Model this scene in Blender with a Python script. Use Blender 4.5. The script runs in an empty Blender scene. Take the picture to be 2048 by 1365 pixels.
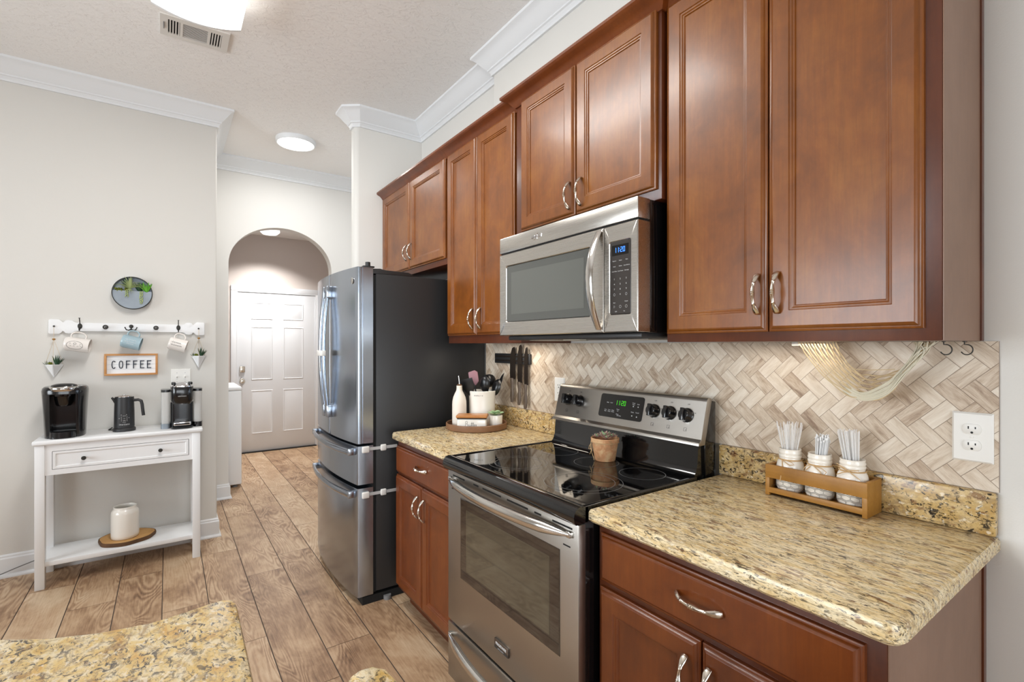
import bpy, bmesh, math, random
from mathutils import Vector, Matrix
R = math.radians
scene = bpy.context.scene
col = scene.collection

# ---------------------------------------------------------------- camera, world, daylight, exposure
cam_data = bpy.data.cameras.new('camera')
cam_data.sensor_width = 36.0
cam_data.lens = 977.33 / 2048 * 36.0
cam_data.shift_y = (690.72 - 682.5) / 2048
cam_data.clip_start = 0.02
cam = bpy.data.objects.new('camera', cam_data)
col.objects.link(cam)
cam.location = (0, 0, 1.3624)
cam.rotation_euler = (R(90), 0, -0.6139)
scene.camera = cam

world = bpy.data.worlds.new('daylight')
scene.world = world
world.use_nodes = True
bg = world.node_tree.nodes['Background']
bg.inputs[0].default_value = (0.80, 0.90, 1.0, 1)
bg.inputs[1].default_value = 1.6

def area(name, loc, rot, sx, sy, power, color=(1, 1, 1), spread=180):
    d = bpy.data.lights.new(name, 'AREA')
    d.shape = 'RECTANGLE'; d.size = sx; d.size_y = sy; d.energy = power; d.color = color
    d.spread = R(spread)
    o = bpy.data.objects.new(name, d); col.objects.link(o)
    o.location = loc; o.rotation_euler = rot
    return o
# daylight entering through the windows of the room (left wall and behind the viewer)
area('window_light', (-3.52, 1.6, 1.55), (0, R(-90), 0), 1.5, 3.0, 185, (0.88, 0.945, 1.0))
area('patio_light', (-0.9, -2.92, 1.35), (R(90), 0, 0), 3.4, 2.1, 155, (0.92, 0.965, 1.0))

vs = scene.view_settings
vs.view_transform = 'Standard'; vs.look = 'None'; vs.gamma = 1; vs.exposure = 0.12
vs.use_curve_mapping = False
scene.cycles.max_bounces = 9
scene.cycles.diffuse_bounces = 5
scene.cycles.glossy_bounces = 4
scene.cycles.transmission_bounces = 6
scene.cycles.transparent_max_bounces = 12
scene.cycles.caustics_reflective = False
scene.cycles.caustics_refractive = False
scene.cycles.sample_clamp_indirect = 6

# ---------------------------------------------------------------- materials
def lin(r, g, b):
    f = lambda c: (c / 255 / 12.92) if c / 255 <= 0.04045 else ((c / 255 + 0.055) / 1.055) ** 2.4
    return (f(r), f(g), f(b), 1)

class N:
    """small node helper"""
    def __init__(s, name):
        s.m = bpy.data.materials.new(name); s.m.use_nodes = True
        s.t = s.m.node_tree; s.b = s.t.nodes['Principled BSDF']
    def n(s, kind, **kw):
        x = s.t.nodes.new(kind)
        for k, v in kw.items(): setattr(x, k, v)
        return x
    def link(s, a, b): s.t.links.new(a, b)
    def set(s, **kw):
        for k, v in kw.items():
            s.b.inputs[k.replace('_', ' ')].default_value = v
        return s
    def pos(s, scale=(1, 1, 1), rot=(0, 0, 0)):
        g = s.n('ShaderNodeNewGeometry'); mp = s.n('ShaderNodeMapping')
        mp.inputs['Scale'].default_value = scale; mp.inputs['Rotation'].default_value = rot
        s.link(g.outputs['Position'], mp.inputs['Vector'])
        return mp.outputs[0]
    def noise(s, vec, scale, detail=4, rough=0.55, dist=0.0):
        x = s.n('ShaderNodeTexNoise'); x.inputs['Scale'].default_value = scale
        x.inputs['Detail'].default_value = detail; x.inputs['Roughness'].default_value = rough
        x.inputs['Distortion'].default_value = dist
        if vec is not None: s.link(vec, x.inputs['Vector'])
        return x.outputs[0]
    def ramp(s, fac, stops, interp='LINEAR'):
        x = s.n('ShaderNodeValToRGB'); e = x.color_ramp.elements; x.color_ramp.interpolation = interp
        while len(e) < len(stops): e.new(0.5)
        for k, (p, c) in enumerate(stops):
            e[k].position = p; e[k].color = c
        s.link(fac, x.inputs[0]); return x.outputs[0]
    def mix(s, fac, a, b, blend='MIX'):
        x = s.n('ShaderNodeMix', data_type='RGBA', blend_type=blend)
        for sock, v in ((x.inputs[0], fac), (x.inputs[6], a), (x.inputs[7], b)):
            if hasattr(v, 'is_output'): s.link(v, sock)
            else: sock.default_value = v
        return x.outputs[2]
    def math(s, op, a, b=None, c=None):
        x = s.n('ShaderNodeMath', operation=op)
        for k, v in enumerate((a, b, c)):
            if v is None: continue
            if hasattr(v, 'is_output'): s.link(v, x.inputs[k])
            else: x.inputs[k].default_value = v
        return x.outputs[0]
    def bump(s, h, strength=0.2, dist=0.01):
        x = s.n('ShaderNodeBump'); x.inputs['Strength'].default_value = strength
        x.inputs['Distance'].default_value = dist
        s.link(h, x.inputs['Height']); s.link(x.outputs[0], s.b.inputs['Normal'])
    def color(s, c): s.link(c, s.b.inputs['Base Color'])

def plain(name, rgb, rough=0.5, metal=0.0, coat=0.0, spec=0.5, vary=0.0, emit=None, estr=0):
    q = N(name); q.set(Roughness=rough, Metallic=metal); q.b.inputs['Coat Weight'].default_value = coat
    q.b.inputs['Specular IOR Level'].default_value = spec
    c = lin(*rgb)
    if vary:
        nz = q.noise(q.pos(), 14, 3)
        q.color(q.mix(nz, tuple(x * (1 - vary) for x in c[:3]) + (1,), tuple(min(1, x * (1 + vary)) for x in c[:3]) + (1,)))
    else: q.b.inputs['Base Color'].default_value = c
    if emit:
        q.b.inputs['Emission Color'].default_value = lin(*emit); q.b.inputs['Emission Strength'].default_value = estr
    return q.m

def wall_paint(name, rgb, bump=0.12, scale=260):
    q = N(name); q.set(Roughness=0.75); q.b.inputs['Base Color'].default_value = lin(*rgb)
    nz = q.noise(q.pos(), scale, 2); q.bump(nz, bump, 0.003)
    return q.m

def ceiling_mat():
    q = N('knockdown_ceiling'); q.set(Roughness=0.85); q.b.inputs['Base Color'].default_value = lin(243, 241, 239)
    n1 = q.noise(q.pos((1.0, 1.9, 1)), 15, 6, 0.62, 0.9)
    r = q.ramp(n1, [(0.44, (0, 0, 0, 1)), (0.50, (1, 1, 1, 1))])
    n2 = q.noise(q.pos(), 90, 2)
    h = q.math('ADD', q.math('MULTIPLY', r, 1.0), q.math('MULTIPLY', n2, 0.35))
    q.bump(h, 0.34, 0.006)
    return q.m

def cherry(name, dark, mid, light, rough=0.34, axis='Z', coat=0.24):
    q = N(name); q.set(Roughness=rough); q.b.inputs['Coat Weight'].default_value = coat
    q.b.inputs['Coat Roughness'].default_value = 0.16
    sc = {'Z': (26, 26, 1.6), 'Y': (26, 1.6, 26), 'X': (1.6, 26, 26)}[axis]
    cloud = q.noise(q.pos((1, 1, 0.75)), 7.5, 6, 0.65, 0.3)
    grain = q.noise(q.pos(sc), 3.2, 6, 0.7, 0.4)
    fine = q.noise(q.pos(tuple(x * 5 for x in sc)), 3, 2)
    c1 = q.ramp(cloud, [(0.22, lin(*dark)), (0.50, lin(*mid)), (0.80, lin(*light))])
    c2 = q.mix(q.ramp(grain, [(0.35, (0, 0, 0, 1)), (0.7, (1, 1, 1, 1))]), lin(*dark), c1)
    c3 = q.mix(0.62, c2, c1)
    q.color(q.mix(q.math('MULTIPLY', fine, 0.22), c3, lin(*dark)))
    q.bump(fine, 0.03, 0.001)
    return q.m

def granite(name, streak=(1, 1, 1), rot=0.0, scale=1.0, blotch=1.0, dk_rgb=(58, 50, 46), brw=0.75, lo=0.35, base=((228, 204, 156), (208, 174, 114), (238, 222, 186))):
    q = N(name); q.set(Roughness=0.2); q.b.inputs['Specular IOR Level'].default_value = 0.4
    v = q.pos(streak, (0, 0, rot)); v0 = q.pos()
    n1 = q.noise(v, 26 * scale, 5, 0.65, 0.6)
    c = q.ramp(n1, [(0.30, lin(*base[1])), (0.47, lin(*base[0])), (0.62, lin(*base[2])), (0.78, lin(*base[1]))])
    n2 = q.noise(v, 52 * scale, 6, 0.72, 1.1)
    gray = q.ramp(n2, [(0.49, (0, 0, 0, 1)), (0.58, (1, 1, 1, 1))])
    c = q.mix(q.math('MULTIPLY', gray, 0.50), c, lin(146, 124, 96))
    n3 = q.noise(v, 64 * scale, 5, 0.7, 1.4)
    dk = q.ramp(n3, [(0.535, (0, 0, 0, 1)), (0.585, (1, 1, 1, 1))])
    big = q.ramp(q.noise(v0, 9 * scale, 3), [(0.36, (lo, lo, lo, 1)), (0.58, (1, 1, 1, 1))])
    c = q.mix(q.math('MULTIPLY', q.math('MULTIPLY', dk, big), 0.9 * blotch), c, lin(*dk_rgb))
    n4 = q.noise(v, 33 * scale, 3, 0.5, 0.5)
    br = q.ramp(n4, [(0.60, (0, 0, 0, 1)), (0.66, (1, 1, 1, 1))])
    c = q.mix(q.math('MULTIPLY', br, brw), c, lin(108, 62, 36))
    n5 = q.noise(v, 75 * scale, 3, 0.6)
    wh = q.ramp(n5, [(0.60, (0, 0, 0, 1)), (0.68, (1, 1, 1, 1))])
    c = q.mix(q.math('MULTIPLY', wh, 0.6), c, lin(244, 234, 212))
    q.color(c)
    return q.m

def plank_mat(name, stops, grout=False, rough=0.42, ring=11.0, gs=(1.5, 9.0), rv=0.14, rw=0.15, fw=0.30):
    """wood plank print: UV u runs along each plank, face attribute rnd differs per plank"""
    q = N(name); q.set(Roughness=rough)
    uv = q.n('ShaderNodeUVMap'); mp = q.n('ShaderNodeMapping'); mp.inputs['Scale'].default_value = (gs[0], gs[1], 1)
    q.link(uv.outputs[0], mp.inputs[0])
    at = q.n('ShaderNodeAttribute'); at.attribute_name = 'rnd'
    rnd = at.outputs['Fac']
    contour = q.noise(mp.outputs[0], 1.0, 2.0, 0.45, 0.35)
    rings = q.math('SINE', q.math('MULTIPLY', contour, ring * 6.283))
    rings = q.math('MULTIPLY_ADD', rings, 0.5, 0.5)
    mk = q.ramp(q.noise(mp.outputs[0], 0.7, 2), [(0.42, (0.15, 0.15, 0.15, 1)), (0.60, (1, 1, 1, 1))])
    rings = q.math('MULTIPLY', q.math('SUBTRACT', rings, 0.5), mk)
    mp2 = q.n('ShaderNodeMapping'); mp2.inputs['Scale'].default_value = (gs[0] * 2.4, gs[1] * 9, 1)
    q.link(uv.outputs[0], mp2.inputs[0])
    fine = q.noise(mp2.outputs[0], 2.0, 7, 0.78)
    mp3 = q.n('ShaderNodeMapping'); mp3.inputs['Scale'].default_value = (gs[0] * 1.6, gs[1] * 0.55, 1)
    q.link(uv.outputs[0], mp3.inputs[0])
    blot = q.noise(mp3.outputs[0], 1.3, 5, 0.65, 0.5)
    f = q.math('ADD', q.math('MULTIPLY', blot, 0.62), q.math('MULTIPLY', fine, fw))
    f = q.math('ADD', f, 0.15 - fw / 2)
    f = q.math('ADD', f, q.math('MULTIPLY_ADD', rings, rw, 0.05))
    f = q.math('ADD', f, q.math('MULTIPLY', q.math('SUBTRACT', rnd, 0.5), rv))
    q.color(q.ramp(f, stops))
    q.bump(fine, 0.06, 0.001)
    return q.m

def steel(name, rgb=(196, 192, 186), rough=0.27, aniso_axis='Y', streak=0.04):
    q = N(name); q.set(Metallic=1.0)
    sc = {'Y': (220, 0.9, 220), 'Z': (220, 220, 0.9), 'X': (0.9, 220, 220)}[aniso_axis]
    g = q.noise(q.pos(sc), 6, 3)
    c = lin(*rgb)
    q.color(q.mix(g, tuple(x * (1 - streak) for x in c[:3]) + (1,), tuple(min(1, x * (1 + streak)) for x in c[:3]) + (1,)))
    q.link(q.math('MULTIPLY_ADD', g, 0.10, rough - 0.05), q.b.inputs['Roughness'])
    q.bump(g, 0.004, 0.0004)
    return q.m

def clear(name, rgb=(255, 255, 255), amount=0.12, rough=0.02):
    m = bpy.data.materials.new(name); m.use_nodes = True; t = m.node_tree
    t.nodes.remove(t.nodes['Principled BSDF']); out = t.nodes['Material Output']
    tr = t.nodes.new('ShaderNodeBsdfTransparent'); tr.inputs[0].default_value = lin(*rgb)
    gl = t.nodes.new('ShaderNodeBsdfGlossy'); gl.inputs['Roughness'].default_value = rough
    fr = t.nodes.new('ShaderNodeFresnel'); fr.inputs[0].default_value = 1.45
    ad = t.nodes.new('ShaderNodeMath'); ad.operation = 'ADD'; ad.inputs[1].default_value = amount; ad.use_clamp = True
    mx = t.nodes.new('ShaderNodeMixShader')
    t.links.new(fr.outputs[0], ad.inputs[0]); t.links.new(ad.outputs[0], mx.inputs[0])
    t.links.new(tr.outputs[0], mx.inputs[1]); t.links.new(gl.outputs[0], mx.inputs[2]); t.links.new(mx.outputs[0], out.inputs[0])
    return m

def hazy(name, rgb, amount):
    m = bpy.data.materials.new(name); m.use_nodes = True; t = m.node_tree
    p = t.nodes['Principled BSDF']; p.inputs['Base Color'].default_value = lin(*rgb); p.inputs['Roughness'].default_value = 0.15
    p.inputs['Alpha'].default_value = amount
    return m

M = {}
M['wall'] = wall_paint('wall_paint', (223, 221, 216))
M['wall2'] = wall_paint('hall_paint', (226, 224, 220))
M['wall3'] = wall_paint('laundry_paint', (205, 195, 189))
M['ceiling'] = ceiling_mat()
M['trim'] = plain('white_trim', (232, 234, 236), 0.38)
M['doorwhite'] = plain('white_door_paint', (222, 224, 227), 0.42)
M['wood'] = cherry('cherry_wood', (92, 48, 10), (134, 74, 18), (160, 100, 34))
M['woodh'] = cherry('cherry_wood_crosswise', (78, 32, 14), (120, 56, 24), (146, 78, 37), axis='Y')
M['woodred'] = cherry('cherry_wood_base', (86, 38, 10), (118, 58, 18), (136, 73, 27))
M['woodsheen'] = cherry('cherry_end_panel_sheen', (120, 90, 72), (136, 104, 84), (146, 113, 92), 0.5, coat=0.1)  # same cherry; warm grazing reflection on the ends put into a lighter taupe
M['wooddark'] = cherry('dark_cherry_frame', (64, 26, 9), (94, 44, 17), (114, 58, 25))
M['granite'] = granite('tan_granite', (1.0, 0.28, 1.0), R(-1), 2.1, 1.0, (56, 48, 42), 0.65, 0.7)
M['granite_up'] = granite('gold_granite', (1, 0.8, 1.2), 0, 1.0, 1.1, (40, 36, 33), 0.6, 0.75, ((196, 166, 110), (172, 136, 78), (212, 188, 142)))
M['granite_isl'] = granite('gold_granite_large', (1.0, 0.66, 1), R(35), 1.45, 1.1, (62, 60, 62), 0.45, 0.65, ((224, 194, 128), (208, 162, 84), (234, 220, 186)))
M['floor'] = plank_mat('oak_look_floor', [(0.27, lin(100, 74, 54)), (0.40, lin(147, 115, 87)), (0.52, lin(183, 152, 120)), (0.70, lin(210, 186, 156))], fw=0.42, ring=24.0, gs=(1.3, 6.5))
M['grout'] = plain('grey_grout', (96, 84, 76), 0.9)
M['tile'] = plank_mat('weathered_wood_tile', [(0.28, lin(128, 102, 82)), (0.40, lin(182, 160, 137)), (0.52, lin(211, 195, 175)), (0.72, lin(232, 222, 207))], rough=0.5, fw=0.55, rv=0.2, rw=0.03, ring=5.0, gs=(5, 62))
M['tilegap'] = plain('tile_joint', (150, 132, 116), 0.9)
M['steel'] = steel('brushed_steel')
M['steelf'] = steel('fridge_steel', (170, 178, 189), 0.22, 'Z', 0.04)
M['steelr'] = steel('range_steel', (176, 171, 164), 0.33)
M['polish'] = plain('polished_steel', (214, 212, 208), 0.14, 1.0)
M['nickel'] = plain('satin_nickel', (224, 216, 204), 0.2, 1.0)
M['black'] = plain('black_enamel', (14, 14, 15), 0.10, coat=0.4)
M['blackmat'] = plain('black_textured', (40, 40, 41), 0.42)
M['blackpl'] = plain('black_plastic', (16, 16, 18), 0.22, coat=0.3)
M['fridgeside'] = plain('charcoal_side', (42, 42, 43), 0.4)
M['gasket'] = plain('black_rubber', (10, 10, 10), 0.7)
M['glassblk'] = plain('black_cooktop_glass', (8, 8, 9), 0.035, spec=0.9)
M['ovenglass'] = plain('oven_glass', (34, 30, 28), 0.04, spec=0.8, coat=0.6)
M['mwglass'] = plain('microwave_glass', (78, 80, 77), 0.10, spec=0.8)
M['panelblk'] = plain('control_panel', (56, 52, 50), 0.2)
M['dispblk'] = plain('display_window', (14, 12, 12), 0.15)
M['ink'] = plain('printed_legend', (205, 205, 205), 0.6)
M['inkdark'] = plain('dark_print', (52, 50, 48), 0.6)
M['ringink'] = plain('burner_ring_print', (120, 120, 120), 0.3)
M['ledblue'] = plain('blue_digits', (60, 130, 255), 0.5, emit=(70, 150, 255), estr=1.2)
M['ledgreen'] = plain('green_digits', (60, 200, 20), 0.5, emit=(70, 200, 20), estr=0.5)
M['white'] = plain('white_lacquer', (236, 237, 238), 0.35)
M['whitepl'] = plain('white_plastic', (235, 233, 228), 0.35)
M['ceramic'] = plain('white_ceramic', (240, 236, 228), 0.16, coat=0.3)
M['matte'] = plain('matte_white_ceramic', (236, 228, 216), 0.55)
M['mugblue'] = plain('pale_blue_glaze', (160, 184, 194), 0.25)
M['mugwhite'] = plain('cream_glaze', (232, 226, 220), 0.25)
M['clay'] = None
q = N('terracotta'); q.set(Roughness=0.85); nz = q.noise(q.pos(), 28, 5, 0.65, 0.6)
q.color(q.ramp(nz, [(0.30, lin(160, 122, 84)), (0.46, lin(192, 136, 94)), (0.60, lin(206, 166, 122)), (0.75, lin(216, 190, 152))])); M['clay'] = q.m
M['soil'] = plain('soil', (70, 34, 26), 0.95)
M['bamboo'] = cherry('oiled_acacia', (150, 92, 40), (186, 124, 66), (206, 146, 84), 0.4, 'X', 0.1)
M['crate'] = cherry('honey_crate_wood', (126, 84, 26), (166, 116, 44), (188, 140, 66), 0.5, 'Y', 0.05)
M['tray'] = cherry('walnut_tray', (112, 80, 56), (138, 100, 72), (154, 116, 86), 0.5, 'X', 0.05)
M['framewood'] = cherry('pine_frame', (178, 120, 66), (206, 150, 92), (222, 170, 112), 0.55, 'X', 0.0)
M['slice'] = cherry('sliced_log', (170, 122, 66), (204, 158, 96), (218, 176, 116), 0.6, 'X', 0.0)
M['bark'] = plain('bark', (98, 70, 46), 0.95, vary=0.5)
M['twine'] = plain('jute_twine', (196, 164, 120), 0.9)
M['cord'] = plain('natural_cotton_cord', (214, 192, 154), 0.9, vary=0.12)
M['cordg'] = plain('pale_green_cord', (220, 214, 194), 0.9, vary=0.12)
M['iron'] = plain('dark_iron', (58, 56, 52), 0.45, 0.6)
M['zinc'] = plain('galvanised_zinc', (138, 146, 154), 0.45, 0.35, vary=0.2)
M['leafd'] = plain('dark_green_leaf', (46, 78, 54), 0.5, vary=0.3)
M['leafg'] = plain('bright_green_leaf', (104, 176, 58), 0.5, vary=0.25)
M['leafp'] = plain('pale_airplant_leaf', (164, 178, 124), 0.6, vary=0.15)
M['leafm'] = plain('moss', (112, 120, 40), 0.9, vary=0.4)
M['leafs'] = plain('sage_succulent_leaf', (150, 176, 134), 0.5, vary=0.15)
M['leafr'] = plain('rosy_succulent_leaf', (164, 134, 122), 0.5, vary=0.45)
M['letter'] = plain('slate_letter', (48, 56, 70), 0.5)
M['mauve'] = plain('mauve_silicone', (150, 108, 116), 0.5)
M['nylon'] = plain('black_nylon', (22, 22, 24), 0.3)
M['blade'] = plain('dark_blade_steel', (62, 54, 48), 0.3, 0.7)
M['kgrip'] = plain('brown_knife_grip', (86, 72, 60), 0.5)
M['glass'] = clear('clear_glass')
M['tank'] = hazy('clear_plastic_tank', (226, 226, 224), 0.5)
M['pick'] = hazy('clear_plastic_picks', (252, 252, 252), 0.30)
M['strap'] = plain('translucent_strap', (196, 196, 196), 0.4)
M['frost'] = plain('milky_jar', (238, 232, 222), 0.22, coat=0.4)
M['lampdif'] = plain('lamp_diffuser', (255, 255, 255), 0.4, emit=(255, 253, 248), estr=3.2)
M['ledoff'] = plain('ceiling_light_diffuser', (255, 255, 255), 0.4, emit=(255, 254, 250), estr=4.0)
M['grille'] = plain('grille_white', (222, 219, 214), 0.5)
M['dark'] = plain('dark_cavity', (34, 32, 30), 0.9)
M['shade'] = plain('small_lamp_glass', (255, 255, 255), 0.4, emit=(255, 252, 246), estr=1.6)
M['chrome'] = plain('chrome', (225, 225, 228), 0.08, 1.0)
M['hose'] = plain('grey_cord', (120, 120, 120), 0.6)

# ---------------------------------------------------------------- mesh builder
class B:
    def __init__(s): s.bm = bmesh.new()
    def add(s, t, mi=0, mat=None):
        if mat is not None: bmesh.ops.transform(t, matrix=mat, verts=t.verts)
        for f in t.faces: f.material_index = mi
        me = bpy.data.meshes.new('t'); t.to_mesh(me); t.free()
        s.bm.from_mesh(me); bpy.data.meshes.remove(me); return s
    def box(s, x0, x1, y0, y1, z0, z1, bev=0.0, seg=2, mi=0, mat=None):
        t = bmesh.new(); bmesh.ops.create_cube(t, size=1)
        for v in t.verts:
            v.co = Vector(((x0 + x1) / 2 + v.co.x * (x1 - x0), (y0 + y1) / 2 + v.co.y * (y1 - y0), (z0 + z1) / 2 + v.co.z * (z1 - z0)))
        if bev > 0: bmesh.ops.bevel(t, geom=list(t.edges), offset=bev, segments=seg, profile=0.5, affect='EDGES', clamp_overlap=True)
        return s.add(t, mi, mat)
    def lathe(s, prof, c=(0, 0, 0), n=32, mi=0, mat=None, sx=1, sy=1, closed=False):
        t = bmesh.new(); rings = []
        for r, z in prof:
            if r < 1e-6: rings.append([t.verts.new((0, 0, z))])
            else: rings.append([t.verts.new((r * sx * math.cos(2 * math.pi * k / n), r * sy * math.sin(2 * math.pi * k / n), z)) for k in range(n)])
        prs = list(zip(rings[:-1], rings[1:]))
        if closed: prs.append((rings[-1], rings[0]))
        for a, b in prs:
            for k in range(n):
                k2 = (k + 1) % n
                if len(a) == 1 and len(b) == 1: continue
                if len(a) == 1: t.faces.new((a[0], b[k2], b[k]))
                elif len(b) == 1: t.faces.new((a[k], a[k2], b[0]))
                else: t.faces.new((a[k], a[k2], b[k2], b[k]))
        bmesh.ops.recalc_face_normals(t, faces=t.faces)
        m = Matrix.Translation(c) if mat is None else mat
        return s.add(t, mi, m)
    def tube(s, pts, r, n=8, mi=0, side=None, rs=None, closed=False):
        """tube along pts; r radius or list; with side vector: r across side, rs in the other direction"""
        pts = [Vector(p) for p in pts]; L = len(pts)
        rr = r if isinstance(r, (list, tuple)) else [r] * L
        r2 = rr if rs is None else (rs if isinstance(rs, (list, tuple)) else [rs] * L)
        t = bmesh.new(); rings = []; u = None
        for i, p in enumerate(pts):
            if closed: d = pts[(i + 1) % L] - pts[i - 1]
            else: d = pts[min(i + 1, L - 1)] - pts[max(i - 1, 0)]
            d = d.normalized() if d.length > 1e-9 else Vector((0, 0, 1))
            if side is not None: u = Vector(side).normalized()
            elif u is None:
                a = Vector((0, 0, 1)) if abs(d.z) < 0.9 else Vector((1, 0, 0))
                u = d.cross(a).normalized()
            else:
                u = (u - d * u.dot(d))
                u = u.normalized() if u.length > 1e-6 else d.orthogonal().normalized()
            w = d.cross(u).normalized()
            rings.append([t.verts.new(p + u * (rr[i] * math.cos(2 * math.pi * k / n)) + w * (r2[i] * math.sin(2 * math.pi * k / n))) for k in range(n)])
        prs = list(zip(rings[:-1], rings[1:]))
        if closed: prs.append((rings[-1], rings[0]))
        for a, b in prs:
            for k in range(n): t.faces.new((a[k], a[(k + 1) % n], b[(k + 1) % n], b[k]))
        if not closed:
            t.faces.new(list(reversed(rings[0]))); t.faces.new(rings[-1])
        bmesh.ops.recalc_face_normals(t, faces=t.faces)
        return s.add(t, mi)
    def prism(s, pts, axis, d0, d1, mi=0, bev=0.0, mat=None):
        """outline in the plane normal to axis; X: pts are (y,z); Y: (x,z); Z: (x,y)"""
        f = {'X': lambda a, b, d: (d, a, b), 'Y': lambda a, b, d: (a, d, b), 'Z': lambda a, b, d: (a, b, d)}[axis]
        t = bmesh.new()
        v0 = [t.verts.new(f(a, b, d0)) for a, b in pts]; v1 = [t.verts.new(f(a, b, d1)) for a, b in pts]
        n = len(pts)
        t.faces.new(v0); t.faces.new(list(reversed(v1)))
        for k in range(n): t.faces.new((v0[k], v1[k], v1[(k + 1) % n], v0[(k + 1) % n]))
        bmesh.ops.recalc_face_normals(t, faces=t.faces)
        if bev > 0: bmesh.ops.bevel(t, geom=list(t.edges), offset=bev, segments=2, profile=0.5, affect='EDGES', clamp_overlap=True)
        return s.add(t, mi, mat)
    def sweep(s, prof, path, mi=0, closed_prof=True):
        """prof: (outward, z) list; path: XY points; outward is to the LEFT of travel; mitred corners"""
        t = bmesh.new(); P = [Vector((p[0], p[1])) for p in path]; rings = []
        for i, p in enumerate(P):
            ds = []
            if i > 0: ds.append((P[i] - P[i - 1]).normalized())
            if i < len(P) - 1: ds.append((P[i + 1] - P[i]).normalized())
            ns = [Vector((-d.y, d.x)) for d in ds]
            if len(ns) == 2:
                m = (ns[0] + ns[1]).normalized(); m = m / max(0.2, m.dot(ns[0]))
            else: m = ns[0]
            rings.append([t.verts.new((p.x + m.x * o, p.y + m.y * o, z)) for o, z in prof])
        n = len(prof)
        for a, b in zip(rings[:-1], rings[1:]):
            for k in range(n if closed_prof else n - 1): t.faces.new((a[k], a[(k + 1) % n], b[(k + 1) % n], b[k]))
        t.faces.new(rings[0]); t.faces.new(list(reversed(rings[-1])))
        bmesh.ops.recalc_face_normals(t, faces=t.faces)
        return s.add(t, mi)
    def sphere(s, c, r, mi=0, u=16, v=10, mat=None):
        t = bmesh.new(); bmesh.ops.create_uvsphere(t, u_segments=u, v_segments=v, radius=1)
        rr = r if isinstance(r, (tuple, list)) else (r, r, r)
        m = Matrix.Translation(c) @ (mat if mat is not None else Matrix()) @ Matrix.Diagonal((rr[0], rr[1], rr[2], 1))
        return s.add(t, mi, m)
    def leaf(s, base, tip, w, bend=(0, 0, 0), n=7, thick=0.25, mi=0, side=None, pt=0.45):
        b = Vector(base); e = Vector(tip); bd = Vector(bend)
        pts = [b.lerp(e, k / n) + bd * (4 * (k / n) * (1 - k / n)) for k in range(n + 1)]
        ws = []
        for k in range(n + 1):
            x = k / n
            ws.append(max(0.0003, w * ((0.45 + 0.55 * x / pt) if x < pt else max(0.02, 1 - ((x - pt) / (1 - pt)) ** 1.8))))
        d = e - b
        if side is None:
            side = d.cross(Vector((0, 0, 1)))
            if side.length < 1e-6: side = Vector((1, 0, 0))
        return s.tube(pts, ws, 6, mi, side, [x * thick for x in ws])
    def rects(s, loops, plane, mi=0):
        """closed stepped panel: loops of (a0,a1,b0,b1,depth) from the back edge to the centre. plane 'X-': a=Y b=Z facing -X; 'Y-': a=X b=Z facing -Y"""
        t = bmesh.new(); rings = []
        for a0, a1, b0, b1, d in loops:
            c = [(a0, b0), (a1, b0), (a1, b1), (a0, b1)]
            rings.append([t.verts.new((d, a, b) if plane[0] == 'X' else (a, d, b)) for a, b in c])
        for p, q in zip(rings[:-1], rings[1:]):
            for k in range(4): t.faces.new((p[k], p[(k + 1) % 4], q[(k + 1) % 4], q[k]))
        t.faces.new(rings[-1]); t.faces.new(list(reversed(rings[0])))
        bmesh.ops.recalc_face_normals(t, faces=t.faces)
        return s.add(t, mi)
    def text(s, body, size, mat, mi=0, ext=0.0004, align='CENTER', shear=0.0, spacing=1.0):
        cu = bpy.data.curves.new('t', 'FONT'); cu.body = body; cu.size = size; cu.extrude = ext; cu.align_x = align; cu.align_y = 'CENTER'
        cu.resolution_u = 2; cu.shear = shear; cu.space_character = spacing
        o = bpy.data.objects.new('t', cu); col.objects.link(o); bpy.context.view_layer.update()
        me = bpy.data.meshes.new_from_object(o.evaluated_get(bpy.context.evaluated_depsgraph_get()))
        t = bmesh.new(); t.from_mesh(me)
        bpy.data.objects.remove(o); bpy.data.curves.remove(cu); bpy.data.meshes.remove(me)
        return s.add(t, mi, mat)
    def out(s, name, mats, parent=None, smooth=35, origin=None, kind=None, label=None):
        if not isinstance(mats, (list, tuple)): mats = [mats]
        me = bpy.data.meshes.new(name)
        org = ORG.get(parent.name) if parent is not None else None
        if parent is None and origin is not None: org = Vector(origin)
        if org is not None: bmesh.ops.translate(s.bm, verts=s.bm.verts, vec=-org)
        s.bm.to_mesh(me); s.bm.free()
        for m in mats: me.materials.append(m)
        if smooth and len(me.polygons):
            me.polygons.foreach_set('use_smooth', [True] * len(me.polygons))
            me.set_sharp_from_angle(angle=R(smooth))
        o = bpy.data.objects.new(name, me); col.objects.link(o)
        if parent is not None:
            o.parent = parent; ORG[o.name] = org if org is not None else Vector((0, 0, 0))
        else:
            if org is not None: o.location = org
            ORG[o.name] = org if org is not None else Vector((0, 0, 0))
        if kind: o['kind'] = kind
        if label: o['label'] = label
        return o
ORG = {}
def thing(name, label, cat, loc, group=None):
    o = bpy.data.objects.new(name, None); col.objects.link(o); o.empty_display_size = 0.05
    o.location = loc; ORG[o.name] = Vector(loc)
    o['label'] = label; o['category'] = cat
    if group: o['group'] = group
    return o
def tag(o, label, cat, group=None):
    o['label'] = label; o['category'] = cat
    if group: o['group'] = group
    return o
def struct(o): o['kind'] = 'structure'; return o
def frame(c, xa, ya, za):
    xa, ya, za = Vector(xa), Vector(ya), Vector(za)
    return Matrix(((xa.x, ya.x, za.x, c[0]), (xa.y, ya.y, za.y, c[1]), (xa.z, ya.z, za.z, c[2]), (0, 0, 0, 1)))
def onX(c): return frame(c, (0, -1, 0), (0, 0, 1), (-1, 0, 0))     # upright writing on a face that looks towards -X
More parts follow.
